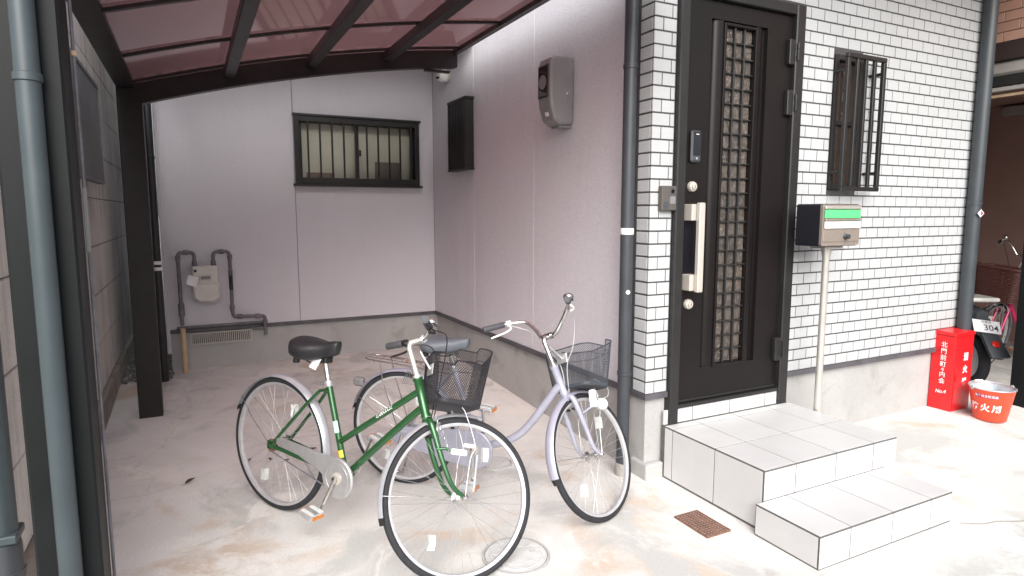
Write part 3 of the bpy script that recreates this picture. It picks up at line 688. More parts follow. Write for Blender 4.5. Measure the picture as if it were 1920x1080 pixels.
# ================================================================ CARPORT
K = thing('carport', 'arched carport with bronze tinted plastic roof and dark aluminium frame', 'carport', (-0.33, 5.2, gz(-0.33, 5.2))); P = Part(K)
def zroof(x):        # underside of the sheet, an arc in x
    return 2.5071 + 0.2826*x -0.0436*x*x
def arch(x0, x1, dz0, dz1, y0, y1, n=26):
    ring_t = [(x0+(x1-x0)*i/n) for i in range(n+1)]
    poly = [(x, zroof(x)+dz1) for x in ring_t] + [(x, zroof(x)+dz0) for x in reversed(ring_t)]
    return MB().prism(poly, y0, y1, axis='y')
P(MB().cbox(-0.395, -0.245, 5.10, 5.225, gz(-0.3,5.1)-0.02, 2.394, 0.005), 'post', 'carport')
P(MB().cbox(-0.410, -0.262, 1.965, 2.110, -0.02, 2.394, 0.006), 'post', 'nearpost')
P(arch(-0.30, 2.075, -0.142, -0.005, 5.095, 5.175), 'arched_beam', 'carport', smooth=30)
P(arch(-0.30, 2.075, -0.142, -0.005, 1.90, 1.98), 'arched_beam', 'carport', smooth=30)
for y in (5.185, 1.99): P(MB().cbox(1.80, 2.02, y-0.07, y-0.02, zroof(1.9)-0.172, zroof(1.8)-0.144, 0.004), 'beam_bracket', 'carport')
mb = MB().prism([(-0.395, 2.395), (-0.285, 2.395), (-0.285, 2.440), (-0.300, 2.440), (-0.300, 2.412), (-0.380, 2.412), (-0.380, 2.500), (-0.395, 2.500)], 1.86, 5.30, axis='y')
P(mb, 'gutter_beam', 'carport')
P(MB().prism([(2.045, zroof(2.06)-0.035), (2.095, zroof(2.06)-0.030), (2.095, zroof(2.06)+0.035), (2.045, zroof(2.06)+0.028)], 1.86, 5.30, axis='y'), 'edge_beam', 'carport')
for x in (0.31, 0.882, 1.473):
    P(MB().cbox(x-0.036, x+0.036, 1.981, 5.094, zroof(x)-0.082, zroof(x)-0.018, 0.004), 'purlin', 'carport')
RY = [1.88, 2.446, 3.337, 4.228, 5.000, 5.26]
for y in RY[1:5]: P(arch(-0.295, 2.044, -0.016, 0.010, y-0.016, y+0.016), 'rib', 'carport', smooth=30)
for ya, yb in zip(RY[:-1], RY[1:]):
    a = ya+(0.018 if ya > 2 else 0); b = yb-(0.018 if yb < 5.1 else 0)
    P(arch(-0.295, 2.044, 0.0, 0.004, a, b, 30), 'roof_sheet', 'sheet', smooth=30)
# drainpipe on the face of the near post
dp = P(MB().tube([(-0.330,1.935,-0.01),(-0.330,1.935,2.36)], 0.027, 20), 'downpipe', 'pipe_grey', smooth=40)
for z in (1.875, 0.35): P(MB().lathe([(0.0275,-0.011),(0.0308,-0.009),(0.0308,0.009),(0.0275,0.011)], (-0.330,1.935,z), (0,0,1), 20), 'pipe_clip', 'pipe_grey', smooth=40, parent=dp)
cb = P(MB().tube(cr([(-0.256,2.116,-0.01),(-0.256,2.116,0.9),(-0.255,2.116,1.7),(-0.256,2.116,2.34)], 4), 0.0045, 8), 'conduit', 'pipe_steel', smooth=50)
P(MB().cbox(-0.2615,-0.2500,2.111,2.122,1.44,1.62,0.002), 'conduit_label', 'grey_box', parent=cb)
P(MB().cbox(-0.2615,-0.248,2.109,2.123,1.97,1.985,0.003), 'cable_tie', 'pipe_tan', parent=cb)

# ================================================================ NEIGHBOUR'S SIDING WALL (left)
N = thing('neighbour_house', 'weathered beige-grey siding wall of the next house beside the carport', 'house', (-0.8, 4.5, 0)); P = Part(N)
WX = -0.620
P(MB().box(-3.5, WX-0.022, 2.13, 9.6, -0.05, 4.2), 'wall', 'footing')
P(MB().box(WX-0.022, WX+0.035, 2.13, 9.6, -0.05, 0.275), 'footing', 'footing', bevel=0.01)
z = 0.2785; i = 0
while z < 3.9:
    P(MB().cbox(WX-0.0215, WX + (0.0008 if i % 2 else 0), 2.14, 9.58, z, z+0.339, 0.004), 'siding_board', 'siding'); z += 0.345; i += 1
LV = P(MB().box(WX+0.002, WX+0.045, 4.60, 5.92, 2.500, 2.522), 'louvre_window', 'louver')
P(MB().box(WX+0.002, WX+0.045, 4.60, 5.92, 1.770, 1.792), 'louvre_frame', 'louver', parent=LV)
for y in (4.60, 5.90): P(MB().box(WX+0.002, WX+0.045, y, y+0.02, 1.7925, 2.4995), 'louvre_frame', 'louver', parent=LV)
for i in range(28): P(MB().cbox(WX+0.006, WX+0.036, 4.632+i*0.0455, 4.632+i*0.0455+0.030, 1.7925, 2.4995, 0.004), 'louvre_slat', 'louver', parent=LV)
P(MB().box(WX+0.0012, WX+0.004, 4.62, 5.90, 1.793, 2.499), 'louvre_cavity', 'black_hole', parent=LV)

# ================================================================ GARAGE NEXT DOOR (right)
G = thing('garage', 'open brown garage below pink brickwork next to the white brick house', 'garage', (5.8, 2.5, 0)); P = Part(G)
GX = 5.75
P(MB().box(GX+0.012, GX+0.25, 0.2, 4.6, 2.875, 6.5), 'brick_backing', 'mortar')
P(MB().box(GX-0.005, GX+0.24, 0.2, 4.6, 2.735, 2.872), 'lintel', 'lintel', bevel=0.006)
P(MB().cbox(GX+0.02, GX+0.10, 0.3, 4.5, 2.625, 2.733, 0.02), 'shutter_box', 'shutter')
P(MB().box(GX+0.03, GX+0.12, 0.3, 4.5, 2.545, 2.624), 'shutter_slot', 'black_hole')
P(MB().cbox(GX+0.035, GX+0.075, 0.3, 4.5, 2.505, 2.538, 0.004), 'shutter_rail', 'shutter')
P(MB().cbox(GX+0.06, GX+0.085, 0.3, 4.5, 2.462, 2.485, 0.004), 'shutter_rail', 'pipe_tan')
P(MB().cbox(GX, GX+0.16, 2.40, 2.572, -0.02, 2.74, 0.006), 'garage_post', 'nearpost')
P(MB().box(8.6, 8.8, 0.2, 4.9, -0.02, 6.5), 'garage_wall', 'garage_brown')
P(MB().box(GX+0.25, 8.6, 4.6, 4.9, -0.02, 6.5), 'garage_wall', 'garage_brown')
P(MB().box(GX+0.25, 8.6, 0.2, 0.4, -0.02, 6.5), 'garage_wall', 'garage_brown')
P(MB().box(GX+0.25, 8.6, 0.4, 4.6, 2.80, 2.95), 'garage_ceiling', 'garage_brown')
P(MB().box(GX+0.0, 8.8, 0.2, 4.9, 6.5, 6.65), 'garage_roof', 'flashing')
lf = P(MB().cbox(8.50, 8.598, 3.20, 4.15, 2.83-0.16, 2.79-0.02, 0.01), 'lamp_batten', 'shutter')
br = MB(); n_single = 0; bc = {}
for r in range(46):
    z0 = 2.8765 + r*0.0765
    off = 0.11 if r % 2 else 0.0
    for k in range(22):
        ya = 0.2+off+k*0.22-0.22; yb = ya+0.2155
        ya = max(ya, 0.2); yb = min(yb, 4.6)
        if yb-ya < 0.02: continue
        if r < 9 and 2.0 < ya < 4.1:
            key = round(yb-ya, 3)
            if key not in bc: bc[key] = MB().cbox(0, 0.013, -key/2, key/2, -0.0355, 0.0355, 0.002).mesh('brick', 'pinkbrick')
            o = bpy.data.objects.new('brick', bc[key]); COL.objects.link(o); o.parent = G
            o.location = Vector((GX, 0.5*(ya+yb), z0+0.0355)) - Vector(G.location)
        else: br.cbox(GX, GX+0.013, ya, yb, z0, z0+0.071, 0.002)
P(br, 'brickwork', 'pinkbrick', kind='stuff')

# ================================================================ BUILDING ACROSS THE STREET (seen in the glass)
A = thing('apartment_building', 'low red-brown brick building across the street, mirrored in the window glass', 'building', (3, -8, 0)); P = Part(A)
P(MB().box(-9, 15, -13, -9.6, -0.05, 2.9), 'wall', 'redbrick')
P(MB().box(-9.05, 15.05, -13.05, -9.55, 2.9, 3.2), 'parapet', 'scooter_white')
for i in range(8):
    for j in range(1):
        x = -7.5+i*3.0; zz = 0.7+j*1.6
        w = P(MB().box(x, x+1.3, -9.6, -9.57, zz, zz+1.1), 'window', 'scooter_white')
        P(MB().box(x+0.06, x+1.24, -9.569, -9.56, zz+0.06, zz+1.04), 'pane', 'glass_win', parent=w)

# ================================================================ DRAINPIPES
def drainpipe(label, x, y, z0, z1, r, mat, clips, group=None):
    t = thing('drainpipe', label, 'drainpipe', (x, y, z0), group)
    P = Part(t)
    P(MB().tube([(x,y,z0),(x,y,z1)], r, 24), 'pipe', mat, smooth=40)
    for z in clips:
        P(MB().lathe([(r+0.0008,-0.012),(r+0.004,-0.010),(r+0.004,0.010),(r+0.0008,0.012)], (x,y,z), (0,0,1), 24), 'pipe_clip', mat, smooth=40)
    return t, P
t, P = drainpipe('slate drainpipe in the corner between rendered wall and white brick pillar', 2.215, 2.915, 0.0, 6.2, 0.037, 'pipe_dark', (0.62, 2.35))
P(MB().lathe([(0.040,0.0),(0.043,0.002),(0.043,0.075),(0.040,0.078)], (2.215,2.915,0.0), (0,0,1), 24), 'ground_socket', 'shutter', smooth=40)
P(MB().lathe([(0.0376,-0.018),(0.0384,-0.017),(0.0384,0.017),(0.0376,0.018)], (2.215,2.915,1.445), (0,0,1), 24), 'tape_band', 'paper', smooth=40)
P(MB().lathe([(0.0125,0),(0.0125,0.0015)], (2.2035,2.8795,1.10), (-0.3,-0.95,0), 16), 'round_sticker', 'paper')
t, P = drainpipe('thick blue-grey drainpipe at the far end of the white brick wall', 5.362, 2.742, 0.02, 6.2, 0.048, 'pipe_mid', (1.62,))
d = P(MB().prism([(5.29,0),(5.335,0.030),(5.380,0),(5.335,-0.030)], 0, 0.001, axis='y'), 'diamond_sticker', 'paper')
for o_ in (d,): o_.location = Vector(o_.location) + Vector((0.012, 2.683, 1.545))
d2 = P(MB().prism([(5.335,0.020),(5.367,0),(5.335,-0.020)], 0, 0.001, axis='y'), 'sticker_mark', 'redplastic'); d2.location = Vector(d2.location) + Vector((0.012, 2.6815, 1.545))
t, P = drainpipe('slim black drainpipe with white bands beside the rear wall corner', -0.262, 6.02, gz(-0.26,6.0), 6.2, 0.036, 'pipe_black', (2.0,))
for z in (1.135, 1.085): P(MB().lathe([(0.0365,-0.014),(0.0385,-0.012),(0.0385,0.012),(0.0365,0.014)], (-0.262,6.02,z), (0,0,1), 20), 'white_band', 'paper', smooth=40)
t, P = drainpipe('grey drainpipe with dark lower sleeve against the beige siding wall', -0.535, 2.22, 0.0, 3.2, 0.040, 'pipe_grey', ())
P(MB().lathe([(0.0405,0.0),(0.046,0.0),(0.046,0.585),(0.043,0.60),(0.0405,0.60)], (-0.535,2.22,0.0), (0,0,1), 24), 'lower_sleeve', 'pipe_dark', smooth=40)
P(MB().lathe([(0.0465,-0.012),(0.0495,-0.010),(0.0495,0.010),(0.0465,0.012)], (-0.535,2.22,0.50), (0,0,1), 24), 'pipe_clip', 'pipe_dark', smooth=40)
P(MB().cbox(-0.585,-0.49,2.17,2.27,0.605,0.63,0.004), 'sleeve_collar', 'pipe_grey')

# ================================================================ GAS METER
t = thing('gas_meter', 'cream gas meter with grey looped pipes on the rear wall', 'gas meter', (-0.1, 6.22, gz(-0.1,6.2))); P = Part(t)
Y = 6.205
body = [(0.0,0.800),(0.045,0.765),(0.165,0.765),(0.205,0.80),(0.212,0.93),(0.200,0.945),(0.200,1.085),(-0.002,1.085),(-0.002,0.945),(-0.012,0.93)]
P(MB().prism([(a,b) for a,b in body], Y-0.055, Y+0.065, axis='y'), 'meter_body', 'meter_cream', bevel=0.010)
P(MB().prism([(0.012,0.805),(0.052,0.776),(0.16,0.776),(0.192,0.806),(0.198,0.925),(0.0,0.925)], Y-0.066, Y-0.0555, axis='y'), 'lower_cover', 'meter_cream', bevel=0.004)
P(MB().cbox(0.050,0.150,Y-0.072,Y-0.0555,0.955,1.010,0.005), 'counter_case', 'meter_cream')
P(MB().box(0.062,0.138,Y-0.0735,Y-0.0725,0.968,0.998), 'counter_window', 'grey_box')
P(MB().lathe([(0.012,0),(0.012,0.012)], (0.022,Y-0.056,1.045), (0,-1,0), 16), 'reset_knob', 'ink_black', smooth=40)
tg = P(MB().add([(-0.055,Y-0.078,0.935),(0.02,Y-0.080,0.905),(0.045,Y-0.076,0.985),(-0.03,Y-0.074,1.015)], [(0,1,2,3)]), 'paper_tag', 'paper'); md = tg.modifiers.new('solidify','SOLIDIFY'); md.thickness = 0.001
pr = 0.0155
P(MB().tube(cr([(0.02,Y,1.075),(0.02,Y,1.14)],1) + cr([(0.02,Y,1.17),(0.010,Y,1.195),(-0.015,Y,1.205),(-0.075,Y,1.205),(-0.098,Y,1.195),(-0.108,Y,1.17)],4) + [(-0.108,Y,1.10),(-0.104,Y+0.01,0.56)], pr, 12), 'inlet_pipe', 'pipe_steel', smooth=50)
P(MB().tube(cr([(0.170,Y,1.075),(0.170,Y,1.14)],1) + cr([(0.170,Y,1.17),(0.180,Y,1.195),(0.205,Y,1.205),(0.270,Y,1.205),(0.295,Y,1.195),(0.305,Y,1.17)],4) + [(0.305,Y,1.05)] + cr([(0.305,Y+0.01,0.66),(0.315,Y+0.01,0.62),(0.345,Y+0.01,0.61),(0.54,Y+0.015,0.60),(0.570,Y+0.015,0.59),(0.580,Y+0.015,0.56),(0.580,Y+0.02,0.42)],4), pr, 12), 'outlet_pipe', 'pipe_steel', smooth=50)
def collar(p, ax, n='pipe_coupling', m='pipe_steel', r=0.022, h=0.022):
    P(MB().lathe([(r*0.85,-h),(r,-h*0.8),(r,h*0.8),(r*0.85,h)], p, ax, 12), n, m, smooth=40)
for p, ax in (((0.02,Y,1.105),(0,0,1)),((0.170,Y,1.105),(0,0,1)),((-0.108,Y,1.155),(0,0,1)),((-0.045,Y,1.205),(1,0,0)),((0.238,Y,1.205),(1,0,0)),((0.305,Y,1.155),(0,0,1)),((0.305,Y+0.01,0.70),(0,0,1)),((0.365,Y+0.01,0.609),(1,0,0)),((0.515,Y+0.014,0.601),(1,0,0)),((0.58,Y+0.016,0.54),(0,0,1))): collar(p, ax)
P(MB().lathe([(0.0165,-0.09),(0.018,-0.085),(0.018,0.085),(0.0165,0.09)], (0.305,Y+0.004,0.95), (0,0,1), 12), 'pipe_tape', 'navy_gloss', smooth=40)
collar((-0.104,Y+0.01,0.70), (0,0,1), 'shutoff_valve', 'pipe_steel', 0.026, 0.06)
P(MB().cyl((-0.104,Y+0.01,0.535),(-0.098,Y+0.01,gz(-0.1,6.2)-0.01),0.023,14), 'ground_sleeve', 'pipe_tan', smooth=50)
P(MB().tube([(0.470,6.27,0.478),(0.60,6.27,0.480)],0.013,10), 'branch_pipe', 'pipe_steel', smooth=50)
P(MB().tube([(-0.15,6.262,0.532),(0.60,6.262,0.536)],0.013,10), 'feed_pipe', 'pipe_steel', smooth=50)

# ================================================================ ELECTRIC METER BOX
t = thing('electric_meter_box', 'grey rounded electric meter box high on the side wall', 'meter box', (2.25, 3.68, 2.1)); P = Part(t)
prof = [(2.287,2.125),(2.180,2.118),(2.135,2.150),(2.106,2.235),(2.100,2.300),(2.100,2.500),(2.112,2.535),(2.140,2.552),(2.287,2.560)]
o = P(MB().prism(prof, 3.598, 3.762, axis='y'), 'case', 'grey_box', bevel=0.020)
P(MB().cbox(2.096,2.0995,3.614,3.746,2.290,2.498,0.001), 'window_trim', 'pipe_dark')
P(MB().box(2.0935,2.0958,3.626,3.734,2.302,2.486), 'window_glass', 'glass_win')
P(MB().lathe([(0.045,0),(0.045,0.003)], (2.0932,3.68,2.39), (-1,0,0), 24), 'meter_dial', 'grey_box')
P(MB().lathe([(0.014,0),(0.014,0.006),(0.006,0.008),(0.006,0.02),(0.009,0.022),(0.009,0.03)], (2.235,3.598,2.315), (0,-1,0), 14), 'wing_screw', 'chrome', smooth=40)
o = P(MB().box(-0.022,0.022,-0.001,0.001,-0.013,0.013), 'rating_label', 'paper')
o.matrix_local = Matrix.Translation(Vector((2.119,3.665,2.188)) - Vector(t.location)) @ Matrix.Rotation(rad(90),4,'Z') @ Matrix.Rotation(rad(-18),4,'X')
P(MB().box(2.19,2.286,3.63,3.73,2.105,2.124), 'cable_entry', 'grey_box')

# round hooded vent
t = thing('vent_cap', 'small pale round hooded vent cap high under the carport beam', 'vent', (2.287, 5.86, 2.86)); P = Part(t)
P(MB().lathe([(0.060,0),(0.060,0.006),(0.052,0.010),(0.050,0.035)], (2.2875,5.83,2.845), (-1,0,0), 24), 'flange', 'silver', smooth=40)
mb = MB(); rings = []
for i in range(9):
    a = i/8*math.pi*0.62; rings.append([(2.252-0.062*math.sin(a)*1.25, 5.83+0.056*math.cos(q)*(1-0.05*i/8), 2.845+0.062*math.sin(q)*math.cos(a*0.8)-0.03*(i/8)**2) for q in [2*math.pi*k/20 for k in range(20)]])
mb.loft(rings); P(mb, 'hood', 'white_plastic', smooth=50)
P(MB().lathe([(0.030,0),(0.034,0.004)], (2.185,5.825,2.812), (-0.6,-0.15,-0.8), 16), 'opening', 'black_hole')

# intercom
t = thing('intercom', 'taupe intercom panel on the brick pillar left of the door', 'intercom', (2.40, 2.79, 1.63)); P = Part(t)
P(MB().cbox(2.334,2.438,2.762,2.799,1.562,1.698,0.005), 'case', 'intercom')
P(MB().lathe([(0.011,0),(0.011,0.003)], (2.407,2.762,1.668), (0,-1,0), 16), 'camera_lens', 'navy_gloss')
P(MB().box(2.392,2.424,2.7605,2.7618,1.652,1.685), 'lens_plate', 'scooter')
P(MB().box(2.389,2.427,2.760,2.7618,1.600,1.640), 'call_button', 'grey_box')
P(MB().box(2.345,2.380,2.7607,2.7618,1.575,1.610), 'speaker_grid', 'scooter')

# ================================================================ LETTERBOX ON A POLE
t = thing('letterbox', 'taupe metal letterbox with green slot on a steel pole beside the door', 'letterbox', (3.475, 2.58, 0.0)); P = Part(t)
rr = lambda x0,x1,z0,z1,r,n=5: [(x1-r+r*math.cos(a), z1-r+r*math.sin(a)) for a in [math.pi/2*i/n for i in range(n+1)]] + [(x0+r-r*math.sin(a), z1-r+r*math.cos(a)) for a in [math.pi/2*i/n for i in range(n+1)]] + [(x0+r-r*math.cos(a), z0+r-r*math.sin(a)) for a in [math.pi/2*i/n for i in range(n+1)]] + [(x1-r+r*math.sin(a), z0+r-r*math.cos(a)) for a in [math.pi/2*i/n for i in range(n+1)]]
P(MB().prism(rr(3.298,3.648,1.350,1.602,0.014), 2.505, 2.665, axis='y'), 'case', 'mail_side', smooth=40)
fr = P(MB().prism(rr(3.302,3.644,1.354,1.598,0.014), 2.488, 2.5045, axis='y'), 'front_panel', 'mail_front', smooth=40)
P(MB().cbox(3.312,3.636,2.474,2.4875,1.572,1.588,0.003), 'top_lip', 'silver')
o = P(MB().box(3.312,3.634,-0.002,0.002,-0.024,0.024), 'mail_slot', 'mail_green'); o.location = Vector(o.location)+Vector((0,2.482,1.543)); 
P(MB().cbox(3.312,3.636,2.470,2.4875,1.502,1.514,0.003), 'slot_lip', 'mail_front')
o = P(MB().box(3.312,3.636,-0.003,0.003,-0.020,0.020), 'flap', 'white_plastic'); o.location = Vector(o.location)+Vector((0,2.479,1.478)); 
P(MB().cbox(3.312,3.636,2.483,2.4878,1.378,1.455,0.002), 'door_panel', 'mail_front')
kn = P(MB().lathe([(0.017,0),(0.018,0.006),(0.012,0.010),(0.012,0.018),(0.015,0.020),(0.014,0.028)], (3.505,2.483,1.408), (0,-1,0), 18), 'dial_knob', 'pipe_dark', smooth=40)
P(MB().cbox(3.40,3.56,2.53,2.64,1.332,1.3495,0.003), 'mount_plate', 'silver')
P(MB().tube([(3.482,2.585,1.3315),(3.482,2.585,1.27),(3.482,2.585,-0.01)], [0.032,0.021,0.021], 20), 'pole', 'silver', smooth=30)

# ================================================================ FIRE EXTINGUISHER BOX
bx0, bx1, by0, by1, bz0, bz1 = 5.105, 5.350, 2.655, 2.826, 0.036, 0.650
t = thing('fire_extinguisher_box', 'red fire extinguisher box with white painted characters against the wall', 'fire box', (5.23, 2.72, 0.034)); P = Part(t)
P(MB().cbox(bx0,bx1,by0,by1,bz0,bz1-0.03,0.004), 'case', 'red')
mb = MB().add([(bx0-0.006,by0-0.006,bz1-0.0295),(bx1+0.006,by0-0.006,bz1-0.0295),(bx1+0.006,by1,bz1-0.0295),(bx0-0.006,by1,bz1-0.0295),(bx0-0.006,by0-0.006,bz1-0.006),(bx1+0.006,by0-0.006,bz1-0.006),(bx1+0.006,by1,bz1+0.004),(bx0-0.006,by1,bz1+0.004)], [(3,2,1,0),(4,5,6,7),(0,1,5,4),(1,2,6,5),(2,3,7,6),(3,0,4,7)])
P(mb, 'lid', 'red', bevel=0.003)
P(MB().cbox(bx0+0.012,bx1-0.012,by0-0.004,by0-0.0005,bz0+0.02,bz1-0.05,0.0015), 'front_door', 'red')
P(MB().cbox(bx0+0.022,bx0+0.034,by0-0.010,by0-0.0045,0.275,0.335,0.002), 'latch', 'red')
off = Vector(t.location)
def put(o): o.location = -off
# on the side that faces the carport: a column of characters
mx = lambda zc, dy=0.0: frame_mtx((bx0-0.0025, 0.5*(by0+by1)+0.004+dy, zc), (0,-1,0), (0,0,1))
col = '北門前町々内会'; zc = 0.545
for ch in col:
    s_ = 0.030 if ch == '々' else 0.046
    put(lettering(ch, s_, 'ink_white', t, mx(zc, -0.012), bold=0.0006)); zc -= 0.040 if ch == '々' or col[col.index(ch)+1:col.index(ch)+2] == '々' else 0.051
put(lettering('No.4', 0.038, 'ink_white', t, frame_mtx((bx0-0.0025, 0.5*(by0+by1)-0.004, 0.180), (0,-1,0.1), (0,0.1,1)), bold=0.0008, shear=0.25))
for i, ch in enumerate('消火器'):
    put(lettering(ch, 0.062, 'ink_white', t, frame_mtx((0.5*(bx0+bx1)+0.020, by0-0.0058, 0.452-0.098*i), (1,0,0), (0,0,1)), bold=0.0028))

# ================================================================ FIRE BUCKET
bkx, bky = 5.215, 2.440; bzb = gz(bkx, bky)+0.006
t = thing('fire_bucket', 'orange-red metal fire bucket with white characters beside the red box', 'bucket', (bkx, bky, bzb)); P = Part(t)
rb, rt, hb = 0.100, 0.142, 0.235
prof = [(0.02,0.006),(rb-0.004,0.006),(rb,0.0),(rb+0.003,0.006),(rt,hb),(rt+0.005,hb+0.002),(rt+0.005,hb+0.008),(rt-0.002,hb+0.008),(rt-0.004,hb-0.002),(rb-0.002,0.012),(0.02,0.012)]
P(MB().lathe([p for p in prof[:5]] + [(rt-0.0015,hb),(rb-0.0015,0.012),(0.02,0.0125)], (bkx,bky,bzb), (0,0,1), 48), 'bucket_body', 'orange', smooth=40)
P(MB().lathe([(rb-0.003,0.0135),(rt-0.003,hb-0.001),(rt-0.004,hb-0.001),(rb-0.0045,0.0145)], (bkx,bky,bzb), (0,0,1), 48, closed=True), 'bucket_lining', 'galv', smooth=40)
P(MB().lathe([(0.001,0.0132),(rb-0.0045,0.0146),(rb-0.0045,0.0156),(0.001,0.0150)], (bkx,bky,bzb), (0,0,1), 48), 'bucket_floor', 'galv', smooth=40)
P(MB().tube([(bkx+(rt+0.001)*math.cos(a), bky+(rt+0.001)*math.sin(a), bzb+hb+0.004) for a in [2*math.pi*i/48 for i in range(48)]], 0.0045, 8, closed=True), 'rim', 'galv', smooth=60)
ha = rad(-28)
hp = []
for i in range(17):
    a = math.pi*i/16; r_ = rt+0.004
    hp.append(Vector((bkx,bky,bzb+hb-0.008)) + Matrix.Rotation(ha,3,'Z') @ Vector((r_*math.cos(a), r_*math.sin(a)*0.985, 0.010+0.012*math.sin(a))))
hd = P(MB().tube(hp, 0.0028, 8), 'handle', 'galv', smooth=60)
P(MB().tube(hp[7:10], 0.009, 12), 'hand_grip', 'white_plastic', smooth=40, parent=hd)
for e in (hp[0], hp[-1]):
    P(MB().lathe([(0.016,-0.003),(0.016,0.003)], e, (math.cos(ha),math.sin(ha),0), 12), 'handle_lug', 'galv')
def cone_warp(a0, zc, extra=0.0016):
    def w(co):
        zz = zc + co.y; r_ = rb + (rt-rb)*(zz/hb) + extra; a = a0 + co.x/(rb+(rt-rb)*(zc/hb))
        return Vector((bkx + r_*math.cos(a), bky + r_*math.sin(a), bzb + zz))
    return w
off = Vector(t.location)
face = math.atan2(-bky, -bkx)
for i, ch in enumerate('防火用'):
    o = lettering(ch, 0.060, 'ink_white', t, None, bold=0.0020, warp=cone_warp(face+rad(-50+34*i), 0.100)); o.location = -off
mb = MB(); n = 24
for i in range(n+1):
    a = face+rad(-44)+rad(62)*i/n
    for zz in (0.176, 0.206):
        r_ = rb+(rt-rb)*zz/hb+0.0009; mb.v.append((bkx+r_*math.cos(a), bky+r_*math.sin(a), bzb+zz))
for i in range(n): mb.f.append((2*i,2*i+2,2*i+3,2*i+1))
P(mb, 'name_band', 'maroon')
o = lettering('朱雀自主防災会', 0.021, 'ink_white', t, None, bold=0.0004, warp=cone_warp(face+rad(-13), 0.191, 0.0018), name='band_lettering'); o.location = -off

# ================================================================ GROUND IRON
def manhole(label, x, y, r, mat, pattern):
    t = thing('manhole_cover', label, 'manhole cover', (x, y, gz(x,y))); P = Part(t); z = gz(x,y)+0.006
    P(MB().lathe([(r*1.0,-0.03),(r*1.0,0.004),(r*0.93,0.0045),(r*0.93,-0.03)], (x,y,z), (0,0,1), 64, closed=True), 'rim', 'iron_rim', smooth=30)
    P(MB().lathe([(0.001,0.0),(r*0.905,0.0),(r*0.905,-0.02),(0.001,-0.02)], (x,y,z+0.0025), (0,0,1), 64), 'cover', mat, smooth=30)
    mb = MB()
    if pattern == 'ring':
        for q in (0.78, 0.52): mb.lathe([(r*q,0.0),(r*q,0.0018),(r*(q-0.03),0.0018),(r*(q-0.03),0.0)], (x,y,z+0.0028), (0,0,1), 48, closed=True)
        for i in range(12):
            a = i*math.pi/6; mb.box(-0.018,0.018,-0.005,0.005,0,0.0018, Matrix.Translation((x+r*0.64*math.cos(a),y+r*0.64*math.sin(a),z+0.0028)) @ Matrix.Rotation(a,4,'Z'))
    else:
        for i in range(-4,5):
            for j in range(-4,5):
                if i*i+j*j < 17: mb.box(-0.007,0.007,-0.007,0.007,0,0.002, Matrix.Translation((x+i*r*0.19,y+j*r*0.19,z+0.0028)))
    P(mb, 'raised_pattern', mat)
    P(MB().box(x+r*0.55-0.012,x+r*0.55+0.012,y-0.008,y+0.008,z+0.0027,z+0.0034), 'lift_slot', 'footing')
manhole('pale round manhole cover under the green bicycle front wheel', 1.240, 2.400, 0.155, 'iron_pale', 'ring')
manhole('small round studded cover in the floor near the lilac chain case', 1.600, 3.36, 0.095, 'iron_pale', 'stud')
t = thing('drain_grate', 'rusty rectangular drain grate in the concrete beside the steps', 'drain grate', (2.205, 2.24, 0.0)); P = Part(t)
a0, a1, b0, b1, z = 2.128, 2.282, 2.125, 2.358, 0.010
P(MB().box(a0,a1,b0,b0+0.008,z-0.03,z).box(a0,a1,b1-0.008,b1,z-0.03,z).box(a0,a0+0.008,b0+0.008,b1-0.008,z-0.03,z).box(a1-0.008,a1,b0+0.008,b1-0.008,z-0.03,z), 'frame', 'rust')
P(MB().box(a0+0.008,a1-0.008,b0+0.008,b1-0.008,z-0.012,z-0.0035), 'drain_base', 'plinth')
for i in range(12):
    y = b0+0.022+i*(b1-b0-0.044)/11; P(MB().box(a0+0.009,a1-0.009,y-0.004,y+0.004,z-0.003,z-0.0005), 'cross_bar', 'rust')
for i in range(6):
    x = a0+0.026+i*(a1-a0-0.052)/5; P(MB().box(x-0.0035,x+0.0035,b0+0.009,b1-0.009,z-0.0004,z+0.0008), 'long_bar', 'rust')

# fallen leaves
leaf_spots = [(-0.075,3.86,0.9,1.5,'dry curled leaf alone on the open concrete left of the green bicycle'), (0.60,4.02,0.2,1.9,'large dark dry leaf on the floor behind the green rear wheel'),
              (0.25,4.02,1.2,0.8,None),(0.36,3.98,2.0,0.8,None),(0.45,3.92,0.5,0.9,None),(0.42,4.22,2.6,0.8,None),(0.66,3.86,1.9,0.8,None),(0.50,4.45,0.8,0.9,None)]
for x, y, a, s_, lb in leaf_spots:
    mb = MB(); L_ = 0.028*s_
    pts = [(-1,0,0),(-0.5,0.28,0.12),(0.1,0.34,0.18),(0.6,0.2,0.12),(1,0,0.05),(0.6,-0.2,0.22),(0.1,-0.34,0.3),(-0.5,-0.28,0.2)]
    mb.add([(p[0]*L_,p[1]*L_,p[2]*L_*1.2+0.003) for p in pts]+[(0.05*L_,0,0.002)], [(i,(i+1)%8,8) for i in range(8)])
    mb.tube([(-L_,0,0.004),(-1.4*L_,0.1*L_,0.006)],0.0008,5)
    o = mb.build('dry_leaf','leaf'); o.location=(x,y,gz(x,y)+0.006); o.rotation_euler=(0,0,a)
    tag(o, lb or 'small dry leaf among others on the floor behind the green rear wheel', 'leaf', None if lb else 'small dry leaves behind the green bicycle')

